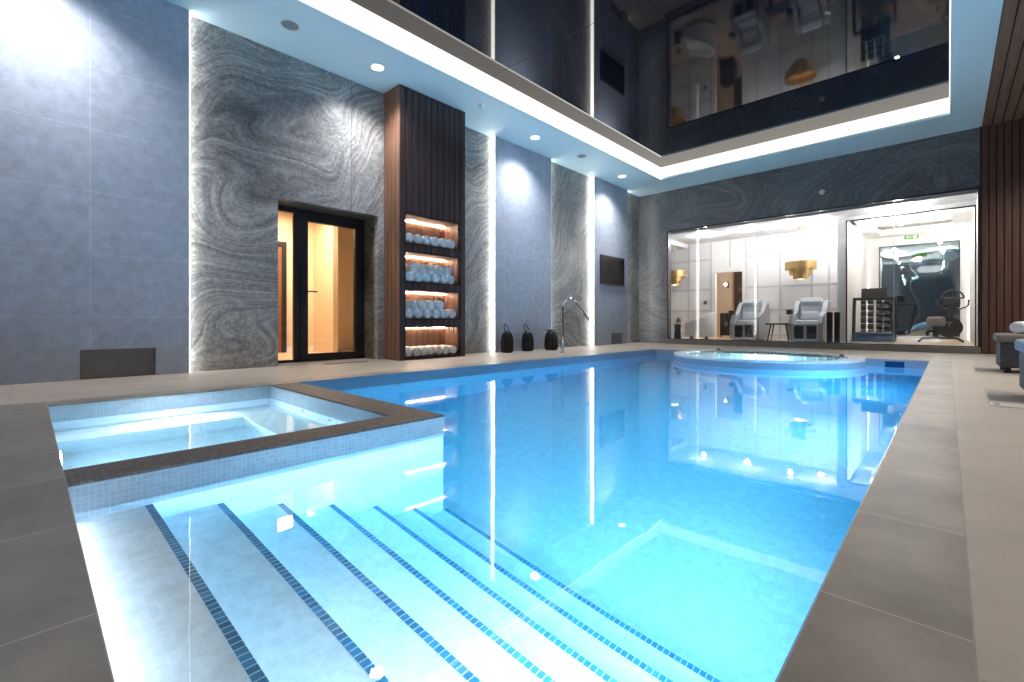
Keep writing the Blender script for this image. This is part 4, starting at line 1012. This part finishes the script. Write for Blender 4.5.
# dumbbell rack
RY = 16.2; rcx = px_at(875, RY)
t = thing('dumbbell_rack', 'black vertical rack stacked with dumbbells behind the treadmill', 'rack', (rcx, RY, FZ))
for s in (-1, 1):
    MB().box(rcx+s*.03-.015, rcx+s*.03+.015, RY-.02, RY+.02, FZ, FZ+1.1).build('post', M['steel'], t)
MB().box(rcx-.28, rcx+.28, RY-.25, RY+.25, FZ, FZ+.03, .005).build('base', M['black'], t)
b = MB()
for k in range(6):
    for s in (-1, 1): b.box(rcx+s*.05, rcx+s*.28 if s > 0 else rcx-.05, RY-.01, RY+.01, FZ+.085+k*.175, FZ+.10+k*.175) if s > 0 else b.box(rcx-.28, rcx-.05, RY-.01, RY+.01, FZ+.085+k*.175, FZ+.10+k*.175)
b.build('cradles', M['steel'], t)
db = None
names = ['bottom', 'second lowest', 'third lowest', 'third highest', 'second highest', 'top']
for k in range(6):
    for s in (-1, 1):
        c = (rcx+s*.18, RY, FZ+.19+k*.175)
        lab = f'black dumbbell on the {"left" if s < 0 else "right"} side of the rack, {names[k]} tier'
        if db is None:
            db = thing('dumbbell', lab, 'dumbbell', c, group='dumbbells on the rack')
            for s2 in (-1, 1): MB().cyl((c[0]+s2*.022, c[1], c[2]), (c[0]+s2*.145, c[1], c[2]), .086, .08, 8).build('weight_head', M['rubber'], db)
            MB().cyl((c[0]-.07, c[1], c[2]), (c[0]+.07, c[1], c[2]), .016, .016, 10).build('grip', M['steel'], db)
        else: dup(db, c, label=lab)
# exercise bike
BYk = 15.3; bx = px_at(936, BYk); bx2 = px_at(951, BYk)
t = thing('exercise_bike', 'black upright exercise bike with grey seat by the gym mirror', 'exercise bike', ((bx+bx2)/2, BYk, FZ))
b = MB(); b.tube([(bx-.30, BYk-.25, FZ+.02), (bx-.25, BYk-.2, FZ+.09), (bx, BYk, FZ+.10), (bx2+.1, BYk+.1, FZ+.10), (bx2+.2, BYk+.15, FZ+.03)], .03, 8)
b.tube([(bx-.3, BYk-.45, FZ+.03), (bx-.3, BYk-.05, FZ+.03)], .028, 8); b.tube([(bx2+.2, BYk-.12, FZ+.03), (bx2+.2, BYk+.4, FZ+.03)], .028, 8)
b.build('base_frame', M['black'], t, smooth=True)
MB().tube([(bx, BYk, FZ+.1), (bx-.01, BYk, FZ+.4)], .055, 10).build('seat_post', M['black'], t, smooth=True)
MB().box(bx-.17, bx+.17, BYk-.14, BYk+.14, FZ+.38, FZ+.62, .06, 3).build('seat', M['cushion_grey'], t, wn=True)
MB().cyl((bx2-.03, BYk-.04, FZ+.36), (bx2-.03, BYk+.08, FZ+.36), .24, .24, 28).build('flywheel', M['rubber'], t, smooth=True)
MB().tube([(bx2-.02, BYk, FZ+.2), (bx2, BYk, FZ+.7), (bx2+.03, BYk, FZ+1.1)], .04, 10).build('front_post', M['black'], t, smooth=True)
b = MB()
for s in (-1, 1): b.tube([(bx2+.03, BYk, FZ+.85), (bx2+.03+s*.12, BYk-.08, FZ+.80), (bx2+.03+s*.26, BYk-.2, FZ+.86), (bx2+.03+s*.27, BYk-.24, FZ+1.02)], .017, 8)
b.build('handlebars', M['black'], t, smooth=True)
b = MB(); P = [(bx2+.03+.19*math.cos(a), BYk-.05, FZ+1.06+.19*math.sin(a)) for a in [PI*i/12 for i in range(13)]]
b.tube(P, .018, 8); b.tube([(bx2-.16, BYk-.05, FZ+1.06), (bx2+.22, BYk-.05, FZ+1.06)], .018, 8); b.tube([(bx2+.03, BYk-.05, FZ+1.0), (bx2+.03, BYk-.05, FZ+1.25)], .014, 8)
b.build('top_hoop', M['black'], t, smooth=True)
MB().box(bx2-.1, bx2+.16, BYk-.08, BYk-.04, FZ+.88, FZ+1.04, .01, 2).build('console', M['rubber'], t)
b = MB()
for s in (-1, 1): b.tube([(bx2-.03, BYk+.02, FZ+.36), (bx2-.03, BYk+.02+s*.16, FZ+.36-s*.12)], .014, 6); b.box(bx2-.08, bx2+.02, BYk+.02+s*.16-.05, BYk+.02+s*.16+.05, FZ+.345-s*.12, FZ+.365-s*.12)
b.build('pedals', M['steel'], t)
